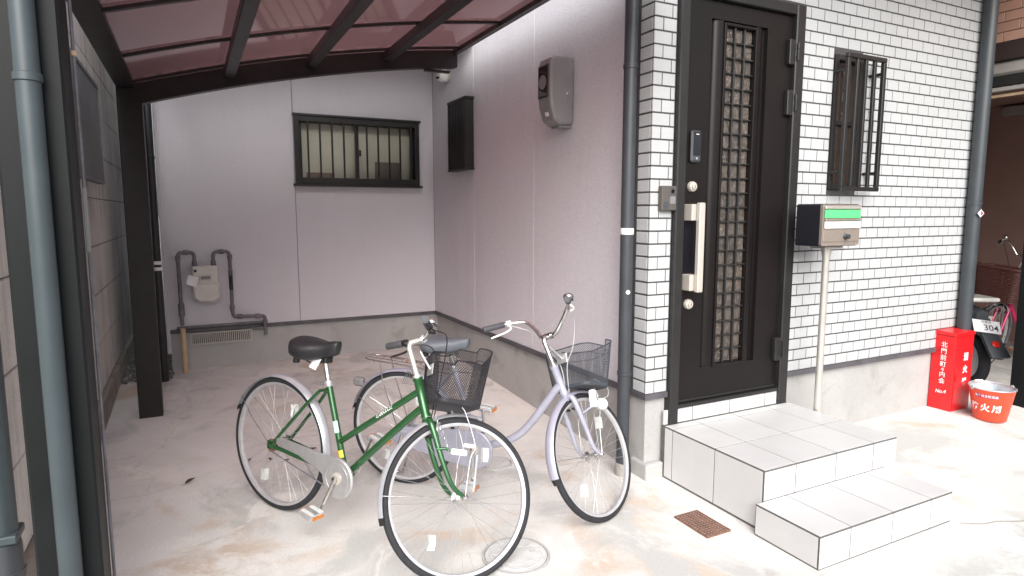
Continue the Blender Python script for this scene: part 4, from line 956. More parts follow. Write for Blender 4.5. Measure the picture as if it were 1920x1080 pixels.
# gravel in the passage behind the slab
mb = MB(); rnd = random.Random(3)
for i in range(1500):
    x = rnd.uniform(-0.59,-0.20); y = rnd.uniform(6.05,8.6); r_ = rnd.uniform(0.010,0.024); z = gz(x,y)+0.006+r_*0.4
    pts = []
    for p in ((1,0,0),(-1,0,0),(0,1,0),(0,-1,0),(0,0,1),(0,0,-1)):
        pts.append((x+p[0]*r_*rnd.uniform(.7,1.2), y+p[1]*r_*rnd.uniform(.7,1.2), z+p[2]*r_*rnd.uniform(.5,.8)))
    mb.add(pts, [(0,2,4),(2,1,4),(1,3,4),(3,0,4),(2,0,5),(1,2,5),(3,1,5),(0,3,5)])
tag(mb.build('gravel','gravel'), 'dark grey gravel in the narrow passage beside the house', 'gravel', kind='stuff')

# ================================================================ BICYCLES
def rr_path(a, b, r, n=40):
    """closed rounded rectangle, half sizes a (x) and b (y), as n evenly spaced points"""
    dense = []
    for cx_, cy_, a0 in ((a-r,b-r,0),(-(a-r),b-r,90),(-(a-r),-(b-r),180),(a-r,-(b-r),270)):
        for i in range(9):
            t_ = rad(a0+90*i/8); dense.append((cx_+r*math.cos(t_), cy_+r*math.sin(t_)))
    dense.append(dense[0]); L_ = [0]
    for p, q in zip(dense[:-1], dense[1:]): L_.append(L_[-1]+math.hypot(q[0]-p[0], q[1]-p[1]))
    out = []; k = 0
    for i in range(n):
        s_ = L_[-1]*i/n
        while L_[k+1] < s_: k += 1
        t_ = (s_-L_[k])/max(1e-9, L_[k+1]-L_[k]); out.append((dense[k][0]+(dense[k+1][0]-dense[k][0])*t_, dense[k][1]+(dense[k+1][1]-dense[k][1])*t_))
    return out

def make_bike(label, spec):
    R = spec['R']; wb = spec['wb']; ha = rad(spec['ha']); rake = spec['rake']
    root = thing('bicycle', label, 'bicycle')
    hd, ln, pt = spec['head'], spec['lean'], spec['pitch']
    Mx = Matrix.Translation(spec['o']) @ Matrix.Rotation(hd,4,'Z') @ Matrix.Rotation(ln,4,'X') @ Matrix.Rotation(pt,4,'Y')
    root.matrix_world = Mx
    ax = Vector((-math.cos(ha),0,math.sin(ha))); nf = Vector((math.sin(ha),0,math.cos(ha)))
    fh = Vector((wb,0,R)); ap = fh - nf*rake
    ST = Matrix.Translation(ap) @ Matrix.Rotation(spec['steer'],4,ax) @ Matrix.Translation(-ap)
    def part(mb, name, mat, smooth=50, steer=False, parent=None, bevel=0, kind=None):
        o = mb.build(name, mat, parent or root, smooth, bevel=bevel, kind=kind)
        if steer and parent is None: o.matrix_local = ST
        return o
    F = spec['paint']; bb = Vector(spec['bb']); rh = Vector((0,0,R))
    # wheels ------------------------------------------------------
    def wheel(c, steer):
        prof = [(R-0.022,-0.0115),(R-0.022,-0.0135),(R-0.030,-0.0135),(R-0.040,-0.009),(R-0.042,0),(R-0.040,0.009),(R-0.030,0.0135),(R-0.022,0.0135),(R-0.022,0.0115),(R-0.028,0.010),(R-0.028,-0.010)]
        w = part(MB().lathe(prof, c, (0,1,0), 72, closed=True), 'wheel', 'rim', 40, steer)
        tp = [(R-0.0172+0.0172*math.cos(a), 0.0168*math.sin(a)) for a in [2*math.pi*i/14 for i in range(14)]]
        part(MB().lathe(tp, c, (0,1,0), 88, closed=True), 'tyre', 'tyre', 60, parent=w)
        h = 0.045
        part(MB().lathe([(0.006,-h-0.012),(0.009,-h-0.012),(0.009,-h),(0.012,-0.040),(0.026,-0.034),(0.026,-0.030),(0.013,-0.026),(0.012,0.026),(0.026,0.030),(0.026,0.034),(0.012,0.040),(0.009,h),(0.009,h+0.012),(0.006,h+0.012)], c, (0,1,0), 20), 'hub', 'chrome', 40, parent=w)
        mb = MB(); c = Vector(c)
        for k in range(36):
            side = 1 if k % 2 else -1; a = 2*math.pi*k/36; da = rad(62)*(1 if (k//2) % 2 else -1)
            p0 = c + Vector((0.024*math.cos(a+da), side*0.032, 0.024*math.sin(a+da))); p1 = c + Vector(((R-0.040)*math.cos(a), side*0.003, (R-0.040)*math.sin(a)))
            mb.tube([p0, p1], 0.0010, 4, cap=False)
        part(mb, 'spokes', 'spoke', None, parent=w, kind='stuff')
        for k in (1.1, 4.2):
            rc = c + Vector((math.cos(k)*(R-0.13), 0.004, math.sin(k)*(R-0.13)))
            part(MB().prism([(rc.x-0.014+0.01*math.cos(k),rc.z-0.030),(rc.x+0.014,rc.z-0.030),(rc.x+0.018,rc.z),(rc.x+0.014,rc.z+0.030),(rc.x-0.014,rc.z+0.030),(rc.x-0.010,rc.z)], -0.012, 0.012), 'spoke_reflector', 'clear', None, parent=w)
        return w
    rw = wheel((0,0,R), False); fw = wheel((wb,0,R), True)
    # fenders -----------------------------------------------------
    def fender(c, a0, a1, steer, stays, tipmat='scooter_black'):
        mb = MB(); n = 40; m = 8; rings = []
        for i in range(n+1):
            a = rad(a0+(a1-a0)*i/n); ring = []
            for j in range(m+1):
                q = -1+2*j/m; w_ = 0.0275*q; rr_ = R+0.0155 - 0.013*q*q
                ring.append((c[0]+rr_*math.cos(a), w_, c[2]+rr_*math.sin(a)))
            for j in range(m, -1, -1):
                q = -1+2*j/m; w_ = 0.0262*q; rr_ = R+0.0140 - 0.013*q*q
                ring.append((c[0]+rr_*math.cos(a), w_, c[2]+rr_*math.sin(a)))
            rings.append(ring)
        mb.loft(rings)
        f = part(mb, 'fender', spec['fender'], 40, steer)
        mb = MB(); rings = []
        for i in range(5):
            a = rad(a1+5.0*i/4); ring = []; sh = 1-0.08*i
            for j in range(m+1):
                q = -1+2*j/m; ring.append((c[0]+(R+0.0152-0.013*q*q)*math.cos(a), 0.0270*q*sh, c[2]+(R+0.0152-0.013*q*q)*math.sin(a)))
            for j in range(m,-1,-1):
                q = -1+2*j/m; ring.append((c[0]+(R+0.0135-0.013*q*q)*math.cos(a), 0.0258*q*sh, c[2]+(R+0.0135-0.013*q*q)*math.sin(a)))
            rings.append(ring)
        mb.loft(rings); part(mb, 'fender_tip', tipmat, 40, parent=f)
        for sa in stays:
            for s in (-1,1):
                e = (c[0]+(R+0.004)*math.cos(rad(sa)), s*0.0290, c[2]+(R+0.004)*math.sin(rad(sa)))
                part(MB().tube([(c[0],s*0.060,c[2]),(c[0]+0.55*(e[0]-c[0]),s*0.052,c[2]+0.55*(e[2]-c[2])),e],0.0019,6), 'fender_stay', 'chrome', 60, parent=f)
        return f
    rf = fender((0,0,R), 2, spec['rf_end'], False, (spec['rf_end']-12,))
    ff = fender((wb,0,R), spec['ff'][0], spec['ff'][1], True, (spec['ff'][1]-14,))
    # frame -------------------------------------------------------
    T = spec['tubes']
    fm = MB()
    for pts, r_ in T: fm.tube([Vector((p[0],p[1],p[2])) for p in pts], r_, 16)
    fm.lathe([(0.021,-0.036),(0.021,0.036)], bb, (0,1,0), 20)
    frame = part(fm, 'frame', F)
    for s in (-1,1):
        part(MB().tube(cr([bb+Vector((-0.03,s*0.028,0)), Vector((bb.x-0.14,s*0.036,R-0.035)), Vector((0.12,s*0.052,R-0.008)), Vector((0,s*0.058,R))],6),[0.0115]*13+[0.0105]*6,10), 'chain_stay', F, parent=frame)
        st = Vector(spec['stay_top'])
        part(MB().tube(cr([st+Vector((0,s*0.026,0)), Vector((st.x*0.72,s*0.045,R+(st.z-R)*0.72)), Vector((0.02,s*0.058,R+0.02))],6),0.0085,10), 'seat_stay', F, parent=frame)
        part(MB().cbox(-0.022,0.026,s*0.058-0.003,s*0.058+0.003,R-0.018,R+0.026,0.002), 'dropout', F, None, parent=frame)
    part(MB().tube([st+Vector((0,-0.027,0.0)), st+Vector((0,0.027,0.0))],0.008,10), 'stay_bridge', F, parent=frame)
    hb_, ht_ = Vector(spec['ht_bot']), Vector(spec['ht_top'])
    part(MB().tube([hb_-ax*0.004, hb_+ax*0.006, hb_+ax*0.012, ht_-ax*0.012, ht_-ax*0.006, ht_+ax*0.004],[0.0225,0.0225,0.0195,0.0195,0.0225,0.0225],20), 'head_tube', F, parent=frame)
    # seat --------------------------------------------------------
    stp = Vector(spec['st_top']); spt = Vector(spec['sp_top'])
    sp = part(MB().tube([stp-(spt-stp)*0.2, spt],0.0135,14), 'seat_post', 'chrome')
    part(MB().lathe([(0.0195,-0.014),(0.0205,-0.012),(0.0205,0.012),(0.0195,0.014)], stp, (spt-stp), 18), 'seat_clamp', 'alloy', 40, parent=sp)
    part(MB().tube([stp+Vector((-0.022,-0.03,0)),stp+Vector((-0.022,0.03,0))],0.005,8), 'clamp_bolt', 'chrome', parent=sp)
    sx0, sx1, sz = spec['saddle']
    mb = MB(); rings = []
    SL = sx1-sx0
    secs = [(0.0,0.045,0.55),(0.03,0.085,0.80),(0.10,0.103,0.96),(0.25,0.107,1.0),(0.40,0.096,0.97),(0.55,0.070,0.88),(0.70,0.044,0.80),(0.85,0.030,0.74),(0.95,0.025,0.68),(1.0,0.016,0.45)]
    for t_, w_, hgt in secs:
        x = sx0+SL*t_; H_ = spec['sad_h']*hgt; ring = []
        topz = sz - (0.010*math.sin(math.pi*t_)) + (0.006 if t_ > 0.8 else 0)
        for k in range(20):
            a = 2*math.pi*k/20; cy = math.cos(a); sy = math.sin(a)
            y = w_*math.copysign(abs(cy)**0.75, cy)
            z = topz - H_*0.42 + (H_*0.42*max(0,sy)**0.8 if sy >= 0 else -H_*0.58*abs(sy)**0.6)
            ring.append((x, y, z))
        rings.append(ring)
    mb.loft(rings)
    sd = part(mb, 'saddle', spec['sad_mat'], 60)
    for s in (-1,1):
        part(MB().tube(cr([(sx0+0.05,s*0.05,sz-spec['sad_h']*0.8),(sx0+0.10,s*0.035,sz-spec['sad_h']-0.012),(sx1-0.10,s*0.022,sz-spec['sad_h']-0.010),(sx1-0.03,s*0.012,sz-spec['sad_h']*0.55)],5),0.0035,6), 'saddle_rail', 'scooter_black', parent=sd)
        part(MB().lathe([(0.016,0),(0.017,0.01),(0.015,0.02),(0.017,0.03),(0.015,0.04),(0.016,0.05)],(sx0+0.035,s*0.055,sz-spec['sad_h']-0.022),(0,0,1),12), 'saddle_spring', 'scooter_black', parent=sd)
    part(MB().cbox(spt.x-0.022,spt.x+0.030,-0.026,0.026,spt.z-0.014,spt.z+0.016,0.005), 'seat_bracket', 'scooter_black', None, parent=sp)
    # drive -------------------------------------------------------
    cx_, cz_ = bb.x, bb.z; rg = spec['guard_r']
    outl = []
    gx, gz1, gz0 = spec['guard_x'], spec['guard_z'][1], spec['guard_z'][0]
    for i in range(31):
        a = rad(112 - 290*i/30) if spec['open_guard'] else rad(100-200*i/30)
        outl.append((cx_+rg*math.cos(a), cz_+rg*math.sin(a)))
    if spec['open_guard']:
        outl += [(cx_-0.115,cz_+0.005),(gx+0.16,gz0-0.012),(gx+0.02,gz0),(gx,gz0+0.012),(gx+0.004,gz1),(gx+0.03,gz1+0.003)]
    else:
        outl += [(cx_-0.15,cz_-rg*0.85),(gx+0.05,gz0),(gx+0.01,gz0+0.02),(gx,0.5*(gz0+gz1)),(gx+0.01,gz1-0.02),(gx+0.05,gz1)]
    cg = part(MB().prism(outl, -0.064, -0.046), 'chain_guard', spec['guard_mat'], 35, bevel=0.006)
    part(MB().lathe([(rg*0.74,0.0),(rg*0.74,0.002),(rg*0.70,0.002),(rg*0.70,0.0)], (cx_,-0.0642,cz_), (0,-1,0), 40, closed=True), 'guard_ring', spec['guard_mat'], 40, parent=cg)
    part(MB().lathe([(0.030,0),(0.030,0.004),(0.022,0.006)], (cx_,-0.0645,cz_), (0,-1,0), 24), 'guard_boss', 'champagne', 40, parent=cg)
    part(MB().tube([(cx_-0.01,-0.055,cz_-0.072),(0.01,-0.055,R-0.030)],0.0035,6), 'chain', 'pipe_steel', parent=cg)
    part(MB().lathe([(0.034,-0.003),(0.034,0.003),(0.018,0.006)], (0,-0.050,R), (0,-1,0), 24), 'sprocket', 'rust', 40, parent=cg)
    for s, ang in ((-1, spec['crank']), (1, spec['crank']+180)):
        d = Vector((math.cos(rad(ang)),0,math.sin(rad(ang)))); y = s*0.078
        c0 = bb+Vector((0,y,0)); c1 = c0+d*0.168+Vector((0,s*0.012,0))
        ck = part(MB().tube([c0-d*0.014,c0,c0+d*0.02,c1-d*0.01,c1+d*0.010],[0.011,0.016,0.010,0.0085,0.0105],12,flat=0.7), 'crank', 'chrome')
        part(MB().lathe([(0.011,0),(0.011,0.012),(0.006,0.014)], bb+Vector((0,s*0.066,0)), (0,s,0), 14), 'crank_bolt', 'champagne', 40, parent=ck)
        pc = c1+Vector((0,s*0.058,0)); tl = Matrix.Translation(pc) @ Matrix.Rotation(rad(spec['pedal_tilt']),4,'Y')
        part(MB().box(-0.044,0.044,-0.044,0.044,-0.012,0.012,tl), 'pedal', 'alloy', None, parent=ck, bevel=0.006)
        for q in (-1,1):
            part(MB().box(-0.003+q*0.0465,0.003+q*0.0465,-0.032,0.032,-0.008,0.008,tl), 'pedal_reflector', 'amber', None, parent=ck)
            part(MB().box(-0.036,0.036,q*0.026-0.010,q*0.026+0.010,0.0122,0.0142,tl), 'pedal_tread', 'clear', None, parent=ck)
        part(MB().tube([c1, pc+Vector((0,s*0.03,0))],0.006,8), 'pedal_axle', 'chrome', parent=ck)
    # stand -------------------------------------------------------
    if spec['stand'] == 'side':
        q = Mx.inverted() @ Vector(spec['stand_foot'])
        part(MB().tube([(0.05,0.068,R-0.03),(0.07,0.085,R-0.07),q],[0.009,0.008,0.007],10), 'side_stand', 'chrome')
        part(MB().lathe([(0.010,-0.012),(0.011,0.008)], q+Vector((0,0,0.01)), (0,0,1), 10), 'stand_foot', 'scooter_black')
    else:
        mb = MB(); zf = -0.004 
        mb.tube(cr([(0.03,0.075,R-0.01),(-0.015,0.085,0.16),(-0.05,0.095,0.03),(-0.085,0.098,0.012),(-0.10,0.06,0.012),(-0.10,-0.06,0.012),(-0.085,-0.098,0.012),(-0.05,-0.095,0.03),(-0.015,-0.085,0.16),(0.03,-0.075,R-0.01)],5),0.008,10)
        part(mb, 'double_stand', 'chrome')
    # fork --------------------------------------------------------
    crn = Vector(spec['crown'])
    mb = MB()
    for s in (-1,1):
        low = crn - ax*0.175
        mb.tube(cr([crn+ax*0.004+Vector((0,s*0.012,0)), crn-ax*0.012+Vector((0,s*0.040,0)), crn-ax*0.07+Vector((0,s*0.047,0)), low+Vector((0.0,s*0.050,0)), (low*0.42+fh*0.58)+Vector((-0.012,s*0.053,-0.014)), fh+Vector((0,s*0.056,0.0))],6),[0.0145]*13+[0.0135-0.0045*i/17 for i in range(18)],14)
    fk = part(mb, 'fork', F, steer=True)
    part(MB().tube([crn-ax*0.018, crn+ax*0.016],[0.021,0.021],18), 'fork_crown', F, parent=fk)
    for s in (-1,1): part(MB().lathe([(0.010,0),(0.010,0.008),(0.006,0.012)], fh+Vector((0,s*0.060,0)), (0,s,0), 8), 'axle_nut', 'chrome', 40, parent=fk)
    # front caliper brake
    cb = crn + nf*0.028 - ax*0.012
    br_ = part(MB().tube(cr([cb+Vector((0,-0.038,-0.065)),cb+Vector((0.004,-0.045,-0.035)),cb+Vector((0.006,-0.022,0.004)),cb+Vector((0.006,0.022,0.006)),cb+Vector((0.004,0.045,-0.035)),cb+Vector((0,0.038,-0.065))],5),0.0055,8), 'caliper_brake', 'alloy', steer=True)
    for s in (-1,1): part(MB().cbox(cb.x-0.022,cb.x+0.022,s*0.026-0.006,s*0.026+0.006,cb.z-0.068,cb.z-0.056,0.002), 'brake_pad', 'scooter_black', None, parent=br_)
    # stem and bars -----------------------------------------------
    cl = Vector(spec['clamp'])
    so = ht_+ax*0.004
    k1 = so+ax*spec['quill']
    sm = part(MB().tube([so, so+ax*0.012, so+ax*0.0121, k1-ax*0.015, k1+ax*0.002+(cl-k1)*0.15, cl],[0.019,0.019,0.0122,0.0122,0.0135,0.0125],16), 'stem', spec['stem_mat'], steer=True)
    part(MB().tube([cl+Vector((0,-0.024,0)),cl+Vector((0,0.024,0))],0.0175,16), 'bar_clamp', 'chrome', parent=sm)
    hb = spec['bars']     # right half, from clamp to grip end (y negative)
    right = cr([Vector(p) for p in hb],6); left = [Vector((p.x,-p.y,p.z)) for p in reversed(right)]
    bar = part(MB().tube(left[:-1]+right,0.0112,12), 'handlebar', 'chrome', steer=True)
    ge = spec['grip_len']
    for s in (-1,1):
        e1 = Vector(hb[-1]); e0 = Vector(hb[-2]); d = (e1-e0).normalized(); e1 = e1.copy(); g0 = e1-d*ge
        f_ = lambda v: Vector((v.x, v.y if s < 0 else -v.y, v.z))
        part(MB().tube([f_(g0),f_(g0+d*0.004),f_(e1-d*0.004),f_(e1+d*0.004),f_(e1+d*0.0041),f_(e1+d*0.006)],[0.0135,0.0165,0.0160,0.0165,0.012,0.011],16), 'grip', 'rubber', parent=bar)
        b0 = g0-d*0.022
        part(MB().tube([f_(b0-d*0.012),f_(b0+d*0.012)],0.0165,12), 'lever_clamp', spec['lever_mat'], parent=bar)
        lv = [b0+Vector((0.006,0,-0.012)), b0+d*0.010+Vector((0.030,0,-0.022)), b0+d*0.055+Vector((0.038,0.0,-0.034)), b0+d*0.105+Vector((0.026,0,-0.046)), b0+d*0.118+Vector((0.022,0,-0.050))]
        part(MB().tube(cr([f_(p) for p in lv],4),[0.0065]*5+[0.0055]*8+[0.005]*4,8), 'brake_lever', spec['lever_mat'], parent=bar)
    e0, e1 = Vector(hb[-2]), Vector(hb[-1]); d = (e1-e0).normalized(); q = e1-d*(ge+0.052)+Vector((0,0,0.014))
    bl = part(MB().lathe([(0.008,0),(0.010,0.006),(0.027,0.008),(0.028,0.013),(0.026,0.022),(0.018,0.031),(0.006,0.035)], q, (0.1,0,1), 22), 'bell', 'chrome', 50, parent=bar)
    part(MB().cbox(q.x+0.018,q.x+0.036,q.y-0.006,q.y+0.006,q.z,q.z+0.008,0.002), 'bell_striker', 'rubber', None, parent=bar)
    # cables
    lc = e1-d*(ge+0.022)+Vector((0.012,0,-0.008))
    for s, m_ in ((-1, crn+Vector((0.03,0.0,0.02))), (1, crn+Vector((0.02,0.012,0.0)))):
        p0 = Vector((lc.x, lc.y if s < 0 else -lc.y, lc.z))
        mid = Vector((cl.x+0.10, p0.y*0.35, cl.z-0.06)); m2 = Vector((cl.x+0.105, s*0.02, (cl.z+m_.z)/2))
        part(MB().tube(cr([p0, p0*0.5+mid*0.5+Vector((0.03,0,0.035)), mid, m2, m_],8),0.0026,6), 'brake_cable', spec['cable'], steer=True)
    # basket ------------------------------------------------------
    if spec.get('basket'):
        B_ = spec['basket']; c = Vector(B_['c']); zb, zt = B_['z']; lean_ = B_.get('lean', 0.0)
        def ring_pt(u, v, ring_b, ring_t, N):
            bx, by = ring_b[u % N]; tx, ty = ring_t[u % N]
            dip = B_['rim'](tx/B_['at'], ty/B_['bt'])
            z = zb+(zt+dip-zb)*v
            return Vector((c.x+bx+(tx-bx)*v+lean_*v, by+(ty-by)*v, z))
        if B_['kind'] == 'mesh':
            N = 156; Nv = 34; rb_ = rr_path(B_['ab'],B_['bb'],0.045,N); rt_ = rr_path(B_['at'],B_['bt'],0.050,N)
            mb = MB(); idx = {}
            for j in range(Nv+1):
                for i in range(N):
                    if (i+j) % 2 == 0: idx[i,j] = len(mb.v); mb.v.append(tuple(ring_pt(i,j/Nv,rb_,rt_,N)))
            for j in range(0,Nv-1):
                for i in range(N):
                    if (i+j) % 2 == 0: mb.f.append((idx[i,j], idx[(i+1)%N,j+1], idx[i,j+2], idx[(i-1)%N,j+1]))
            o = part(mb, 'basket', B_['mat'], None, steer=True)
            md = o.modifiers.new('wire','WIREFRAME'); md.thickness = 0.0027; md.use_even_offset = False; md.use_boundary = True
            N2 = 60; rb2 = rr_path(B_['ab'],B_['bb'],0.045,N2); rt2 = rr_path(B_['at'],B_['bt'],0.050,N2)
            for v, r_ in ((1.0,0.0034),(0.78,0.0018),(0.0,0.003)):
                part(MB().tube([ring_pt(i,v,rb2,rt2,N2) for i in range(N2)],r_,8,closed=True), 'basket_rim' if v == 1 else 'basket_hoop', B_['mat'], parent=o)
            mb = MB(); base = [ring_pt(i,0.0,rb2,rt2,N2) for i in range(N2)]; up = [ring_pt(i,0.07,rb2,rt2,N2) for i in range(N2)]
            mb.loft([[p+Vector((0,0,-0.002)) for p in base], [p*1.0 for p in up], [p+Vector((0,0,0.001)) + (Vector((c.x,0,p.z))-p)*0.02 for p in up], [p+Vector((0,0,0.003)) + (Vector((c.x,0,p.z))-p)*0.03 for p in base]])
            part(mb, 'basket_base', B_['mat'], 40, parent=o)
        else:
            N2 = 64; rb2 = rr_path(B_['ab'],B_['bb'],0.05,N2); rt2 = rr_path(B_['at'],B_['bt'],0.06,N2)
            mb = MB()
            for k in range(19):
                v = k/18; ph = k % 2
                mb.tube([ring_pt(i,v,rb2,rt2,N2)+Vector((c.x-ring_pt(i,v,rb2,rt2,N2).x,-ring_pt(i,v,rb2,rt2,N2).y,0))*(0.022 if (i//2+ph) % 2 else 0.0) for i in range(N2)],0.0075,6,closed=True)
            o = part(mb, 'basket', B_['mat'], 60, steer=True)
            for i in range(0,N2,4): part(MB().tube([ring_pt(i,v,rb2,rt2,N2) for v in (0,0.5,1.0)],0.005,6), 'basket_stake', B_['mat'], parent=o)
            part(MB().tube([ring_pt(i,1.02,rb2,rt2,N2) for i in range(N2)],0.013,8,closed=True), 'basket_rim', B_['mat'], parent=o)
            part(MB().loft([[ring_pt(i,0.0,rb2,rt2,N2)+Vector((0,0,-0.006)) for i in range(N2)],[ring_pt(i,0.0,rb2,rt2,N2)+Vector((0,0,0.004)) for i in range(N2)]]), 'basket_base', B_['mat'], None, parent=o)
        for s in (-1,1):
            part(MB().tube(cr([Vector((c.x+B_['ab']*0.3,s*0.065,zb-0.004)),Vector((c.x+B_['ab']*0.5,s*0.068,zb-0.03)),Vector((fh.x+0.02,s*0.070,R+0.22)),Vector((fh.x+0.004,s*0.070,R+0.16)),fh+Vector((0,s*0.066,0))],5),0.0026,8), 'basket_stay', 'alloy', parent=o)
        part(MB().cbox(c.x-B_['at']+0.004,c.x-B_['at']+0.010,-0.035,0.035,zt-0.10,zt-0.05,0.002), 'basket_bracket', 'alloy', None, parent=o)
        part(MB().tube([Vector((c.x-B_['at']*0.9,0,zt-0.08)), cl+Vector((0.0,0,-0.055))],0.006,8), 'bracket_arm', 'alloy', parent=o)
    return root, part, ST, ap, ax, fh, Mx

gold = dict
rimf = lambda X, Y: (0.030*(1-abs(Y)) if X < -0.85 else 0) + (0.028 if X > 0.3 else -0.02 if X < -0.5 else 0.005) - (0.040*(1-min(1,abs(Y)*1.2)) if X > 0.85 else 0)
sp_green = gold(R=0.345, wb=1.135, ha=65.59, rake=0.041, o=(0.326,3.347,0.018+0.004), head=-1.008, lean=-0.084, pitch=0.02757, steer=1.045,
    paint='green', fender='fender', bb=(0.480,0,0.292), ht_top=(0.878,0,0.825), ht_bot=(0.938,0,0.668), crown=(0.946,0,0.648),
    st_top=(0.332,0,0.712), sp_top=(0.299,0,0.825), stay_top=(0.300,0,0.675),
    tubes=[([(0.476,0,0.292),(0.330,0,0.722)],0.0158), ([(0.892,0,0.772),(0.432,0,0.448)],0.0150), (cr([(0.925,0,0.705),(0.880,0,0.672),(0.703,0,0.508),(0.486,0,0.298)],5),0.0168)],
    saddle=(0.125,0.390,0.922), sad_h=0.102, sad_mat='saddle', guard_r=0.098, guard_x=0.045, guard_z=(0.355,0.398), open_guard=True, guard_mat='alloy',
    crank=-112, pedal_tilt=10, stand='side', stand_foot=(0.56,3.53,gz(0.5,3.5)+0.006), clamp=(0.872,0,1.004), quill=0.155, stem_mat='silver',
    bars=[(0.872,0,1.004),(0.872,-0.06,1.006),(0.862,-0.13,1.014),(0.835,-0.19,1.018),(0.792,-0.275,1.014)], grip_len=0.095, lever_mat='scooter_black', cable='cable',
    rf_end=156, ff=(80,198), basket=gold(kind='mesh', mat='wire_black', c=(1.045,0,0), z=(0.724,0.950), ab=0.104, bb=0.128, at=0.122, bt=0.145, rim=rimf, lean=0.012))
root, part, ST, ap, ax, fh, Mx = make_bike('metallic green bicycle with black mesh basket and black saddle', sp_green)
# stickers, tag, lettering and lock of the green bicycle
d_ = (Vector((0.892,0,0.772))-Vector((0.432,0,0.448))).normalized(); m_ = Vector((0.892,0,0.772))*0.60+Vector((0.432,0,0.448))*0.40
up_ = Vector((0,-1,0)).cross(d_)
def tube_warp(o_, xd, r_):
    yd = Vector((0,0,1)); n_ = xd.cross(Vector((0,1,0))).normalized()
    if n_.z < 0: n_ = -n_
    def w(co):
        a = co.y/r_ + 0.25
        return o_ + xd*co.x + (Vector((0,-1,0))*math.cos(a) + n_*math.sin(a))*(r_+0.0008)
    return w
lettering('CAMARADE', 0.021, 'ink_white', root, None, bold=0.0006, warp=tube_warp(m_, d_, 0.0150), shear=0.2, name='frame_lettering')
s0, s1 = Vector((0.476,0,0.292)), Vector((0.330,0,0.722)); sd_ = (s1-s0).normalized()
def decal(t0, t1, mat, r_=0.0158, a0=-70, a1=50):
    mb = MB(); n_ = sd_.cross(Vector((0,1,0))).normalized()
    for i in range(7):
        a = rad(a0+(a1-a0)*i/6); v = (Vector((0,-1,0))*math.cos(a)+n_*math.sin(a))*(r_+0.0009)
        mb.v += [tuple(s0+sd_*t0+v), tuple(s0+sd_*t1+v)]
    for i in range(6): mb.f.append((2*i,2*i+2,2*i+3,2*i+1))
    part(mb, 'sticker', mat, 40)
decal(0.205, 0.262, 'teal'); decal(0.215,0.222,'ink_white',0.0164,-30,20); decal(0.085, 0.120, 'yellow')
o = part(MB().add([(0.245,-0.012,0.842),(0.302,-0.022,0.838),(0.295,-0.055,0.780),(0.238,-0.046,0.786)], [(0,1,2,3)]), 'paper_tag', 'paper', None)
md = o.modifiers.new('solidify','SOLIDIFY'); md.thickness = 0.0012
# rear reflector on the seat stay
rc = Vector((0.165,-0.062,0.545))
part(MB().lathe([(0.022,0),(0.024,0.006),(0.020,0.010)], rc, (-0.8,-0.6,0.1), 20), 'rear_reflector', 'white_plastic', 40)
# fork lock with its chain
lk = part(MB().cbox(1.045,1.120,-0.082,-0.060,0.515,0.540,0.006), 'fork_lock', 'white_plastic', None, steer=True)
part(MB().tube(cr([(0.985,-0.055,0.53),(1.02,-0.066,0.535),(1.05,-0.07,0.528)],4),0.006,8), 'lock_arm', 'green', parent=lk)
part(MB().cbox(1.10,1.155,-0.080,-0.062,0.552,0.568,0.005), 'lock_lever', 'white_plastic', None, parent=lk)
for i in range(9):
    p = Vector((0.965+0.009*i, -0.050-0.003*i, 0.665-0.017*i)); a = i*math.pi/2
    mb = MB().tube([p+Vector((0.004*math.cos(t_)*math.cos(a), 0.004*math.cos(t_)*math.sin(a), 0.011*math.sin(t_))) for t_ in [2*math.pi*k/10 for k in range(10)]],0.0016,5,closed=True)
    part(mb, 'chain_link', 'chrome', parent=lk)
pts = [fh+Vector((0.035+0.004*math.cos(i*1.6),-0.068+0.004*math.sin(i*1.6),0.03+0.0024*i)) for i in range(64)]
part(MB().tube(pts,0.0016,5), 'coil_cable', 'white_plastic', steer=True)

lrim = lambda X, Y: (0.020 if X > 0.3 else -0.02) - (0.018*(1-min(1,abs(Y)*1.2)) if X > 0.85 else 0)
sp_lilac = gold(R=0.325, wb=1.090, ha=65.53, rake=0.030, o=(1.006,3.352,0.018+0.004), head=-0.799, lean=-0.016, pitch=0.03007, steer=1.208,
    paint='lilac', fender='lilac', bb=(0.452,0,0.285), ht_top=(0.858,0,0.770), ht_bot=(0.918,0,0.635), crown=(0.928,0,0.616),
    st_top=(0.300,0,0.700), sp_top=(0.268,0,0.800), stay_top=(0.262,0,0.650),
    tubes=[([(0.450,0,0.285),(0.297,0,0.708)],0.0155), (cr([(0.902,0,0.685),(0.872,0,0.648),(0.815,0,0.560),(0.755,0,0.468),(0.690,0,0.390),(0.615,0,0.338),(0.530,0,0.305),(0.452,0,0.287)],5),0.0205)],
    saddle=(0.120,0.385,0.868), sad_h=0.085, sad_mat='saddle_grey', guard_r=0.105, guard_x=-0.045, guard_z=(0.245,0.350), open_guard=False, guard_mat='lilac',
    crank=-86, pedal_tilt=5, stand='double', clamp=(0.838,0,0.928), quill=0.145, stem_mat='chrome',
    bars=[(0.838,0,0.928),(0.842,-0.05,0.936),(0.850,-0.095,0.990),(0.838,-0.145,1.040),(0.800,-0.190,1.046),(0.752,-0.225,1.038),(0.660,-0.292,1.012)], grip_len=0.115, lever_mat='white_plastic', cable='cable_grey',
    rf_end=163, ff=(72,200), basket=gold(kind='mesh', mat='wire_grey', c=(1.055,0,0), z=(0.668,0.895), ab=0.100, bb=0.125, at=0.132, bt=0.155, rim=lrim, lean=0.020))
root, part, ST, ap, ax, fh, Mx = make_bike('lilac bicycle with grey mesh basket and wire rear carrier', sp_lilac)
